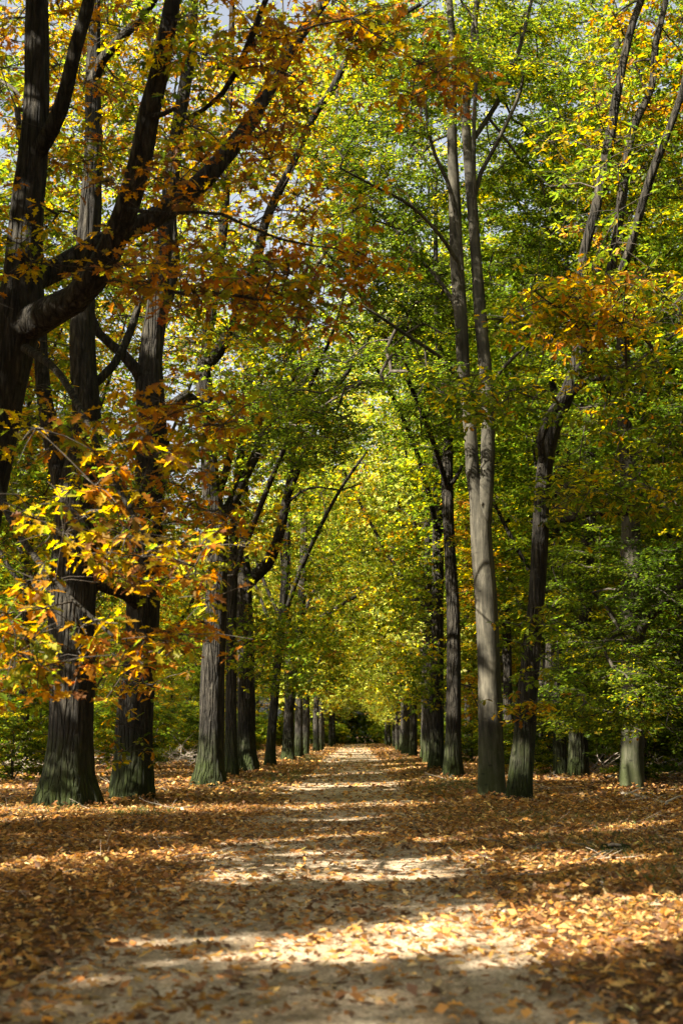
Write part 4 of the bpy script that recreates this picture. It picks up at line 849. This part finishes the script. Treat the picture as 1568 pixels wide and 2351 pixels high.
# leaves drifted against the trunks
Bs = []
for o in [o for o in C.objects if o.type == 'EMPTY' and o.parent is None and o.name.split('.')[0] in ('oak_tree', 'beech_tree') and 20 < o.location.y < 80 and abs(o.location.x) < 9]:
    r0 = .52 if o.location.y < 45 else .4
    n = 420; a = rng.uniform(0, 6.28, n); rr_ = r0 + np.abs(rng.normal(0, .38, n)); X = o.location.x + np.cos(a) * rr_; Y = o.location.y + np.sin(a) * rr_
    Bs.append(np.stack([X, Y, gz(X, Y) + .02 + rng.random(n) * .16 * np.exp(-(rr_ - r0) / .3)], -1))
B = np.concatenate(Bs); n = len(B); az = rng.uniform(0, 6.28, n)
tab = np.array([(.21, .095, .03), (.33, .17, .045), (.12, .057, .023), (.43, .28, .095), (.09, .05, .028)])
V, Fc, cc = leaf_geo(B, np.stack([np.cos(az), np.sin(az), rng.normal(.1, .4, n)], -1), np.array([0, 0, 1.]) + rng.normal(0, .5, (n, 3)), .13 * rng.uniform(.5, 1.2, n), .36, tab[rng.choice(5, n)] * np.exp(rng.normal(0, .3, (n, 1))), 'oak6')
tag(mesh_obj('leaf_drift', V, Fc, M_LITTER, colors=cc, smooth=False), 'fallen leaves banked up against the feet of the trunks', 'leaf litter', None, 'stuff')
n = 5200; x, y = scatter(n, 5.5, 26, lambda y: 1.75 + 0 * y, 1.6); x = x - .28
oc = np.array([(1, 0, 0), (-1, 0, 0), (0, 1, 0), (0, -1, 0), (0, 0, 1), (0, 0, -1)], float); fc = np.array([(0, 2, 4), (2, 1, 4), (1, 3, 4), (3, 0, 4), (2, 0, 5), (1, 2, 5), (3, 1, 5), (0, 3, 5)])
sc_ = rng.lognormal(math.log(.009), .45, n)
V = (np.stack([x, y, gz(x, y) + .008], -1)[:, None] + oc[None] * sc_[:, None, None] * rng.uniform(.6, 1.3, (n, 6, 1)) * [1, 1, .6])
Fc = (np.arange(n)[:, None, None] * 6 + fc[None]).reshape(-1, 3)
cc = np.repeat(np.array([(.30, .25, .19), (.42, .37, .30), (.18, .15, .12), (.35, .26, .18)])[rng.choice(4, n)], 6, 0)
tag(mesh_obj('pebbles', V.reshape(-1, 3), Fc, M_LITTER, colors=cc), 'small stones pressed into the sandy path', 'pebbles', None, 'stuff')

# grass tufts on the verges
M_GRASS = leaf_mat('grass_blade', .35)
def grass(name, spots, label):
    B = []
    for (px, py, rx, ry, n) in spots:
        c = PG(px, py); m = n
        a = rng.normal(size=(m, 2)); B.append(np.stack([c[0] + a[:, 0] * rx, c[1] + a[:, 1] * ry], -1))
    B = np.concatenate(B); k = (B[:, 0] > 1.1) | (B[:, 0] < -1.9); B = B[k]
    tu = vnoise(B[:, 0], B[:, 1], .35, 61) > .52; B = B[tu]; n = len(B)
    P0 = np.stack([B[:, 0], B[:, 1], gz(B[:, 0], B[:, 1])], -1)
    az = rng.uniform(0, 6.28, n); d = np.stack([np.cos(az) * .7, np.sin(az) * .7, rng.uniform(.5, 1.5, n)], -1)
    c = np.array([(.05, .07, .015), (.08, .09, .025), (.16, .14, .06)])[rng.choice(3, n, p=[.5, .3, .2])]
    V, Fc, cc = leaf_geo(P0, d, np.stack([-np.sin(az), np.cos(az), 0 * az], -1) + rng.normal(0, .3, (n, 3)), rng.uniform(.06, .15, n), .05, c, 'quad')
    tag(mesh_obj(name, V, Fc, M_GRASS, colors=cc, smooth=False), label, 'grass', None, 'stuff')
grass('verge_grass', [(1130, 1880, .8, 3, 1600), (1400, 1965, .8, 1.2, 900), (1500, 2020, .6, .9, 500), (1050, 1810, .8, 6, 6000), (970, 1760, .9, 10, 7000), (1540, 2100, .4, .6, 300), (1250, 1890, .8, 2, 2500), (650, 1790, .8, 7, 7000), (690, 1745, .9, 12, 7000), (60, 1860, 1, 2, 3000), (320, 1870, .4, .8, 1200), (1500, 1960, .7, 1, 900)],
      'short grass growing through the leaves along the verges')

# ------------------------------------------------------------------ each wood tree and bush is named by what it stands behind
ZL = [(-200, 75, 'at the left edge of the photo'), (75, 240, 'behind the thick mossy oak'), (240, 262, 'between the two nearest left trunks'), (262, 357, 'behind the second left trunk'),
      (357, 448, 'between second and third left trunks'), (448, 606, 'behind the third and fourth left trunks'), (606, 680, 'behind the fifth and sixth left trunks'), (680, 820, 'beyond the far left row')]
ZR = [(820, 985, 'beyond the far right row'), (985, 1095, 'behind the dark upright right trunks'), (1095, 1165, 'behind the forked beech'), (1165, 1235, 'behind the leaning oak'),
      (1235, 1300, 'between leaning oak and brown trunk'), (1300, 1352, 'behind the shaded brown trunk'), (1352, 1415, 'between brown trunk and mottled beech'), (1415, 1487, 'behind the mottled beech'), (1487, 1720, 'at the right edge of the photo')]
GR = {'trees in the wood left of the avenue': 'slim wood tree', 'trees in the wood right of the avenue': 'shaded wood tree', 'bushes left of the avenue': 'light green bush',
      'bushes right of the avenue': 'dark green bush', 'distant bushes': 'small distant bush', 'dark trees at the end of the avenue': 'dark green tree'}
ORD = ['nearest', 'second', 'third', 'fourth', 'fifth', 'sixth', 'seventh', 'eighth', 'ninth', 'tenth', 'eleventh', 'twelfth', 'thirteenth', 'fourteenth', 'fifteenth', 'sixteenth', 'seventeenth', 'eighteenth', 'nineteenth', 'twentieth'] + ['twenty-' + q for q in ('first', 'second', 'third', 'fourth', 'fifth', 'sixth', 'seventh', 'eighth', 'ninth')] + ['thirtieth'] + ['thirty-' + q for q in ('first', 'second', 'third', 'fourth', 'fifth', 'sixth', 'seventh', 'eighth', 'ninth')]
buck = {}
for o in C.objects:
    if o.parent is None and o.get('group') in GR:
        px = 820 + o.location.x / o.location.y * F
        z = [t for (a, b, t) in ZL + ZR if a <= px < b]
        if z: buck.setdefault((o['group'], z[0]), []).append(o)
        else: o['label'] = GR[o['group']] + (' standing outside the left edge of the photo' if px < 0 else ' standing outside the right edge of the photo')
for (g, z), L_ in buck.items():
    L_.sort(key=lambda o: o.location.y)
    for k, o in enumerate(L_):
        o['label'] = f'{GR[g]} {z}' if len(L_) == 1 else f'{GR[g]} {z}, {ORD[k]} one going back' if k else f'{GR[g]} {z}, nearest of its line'
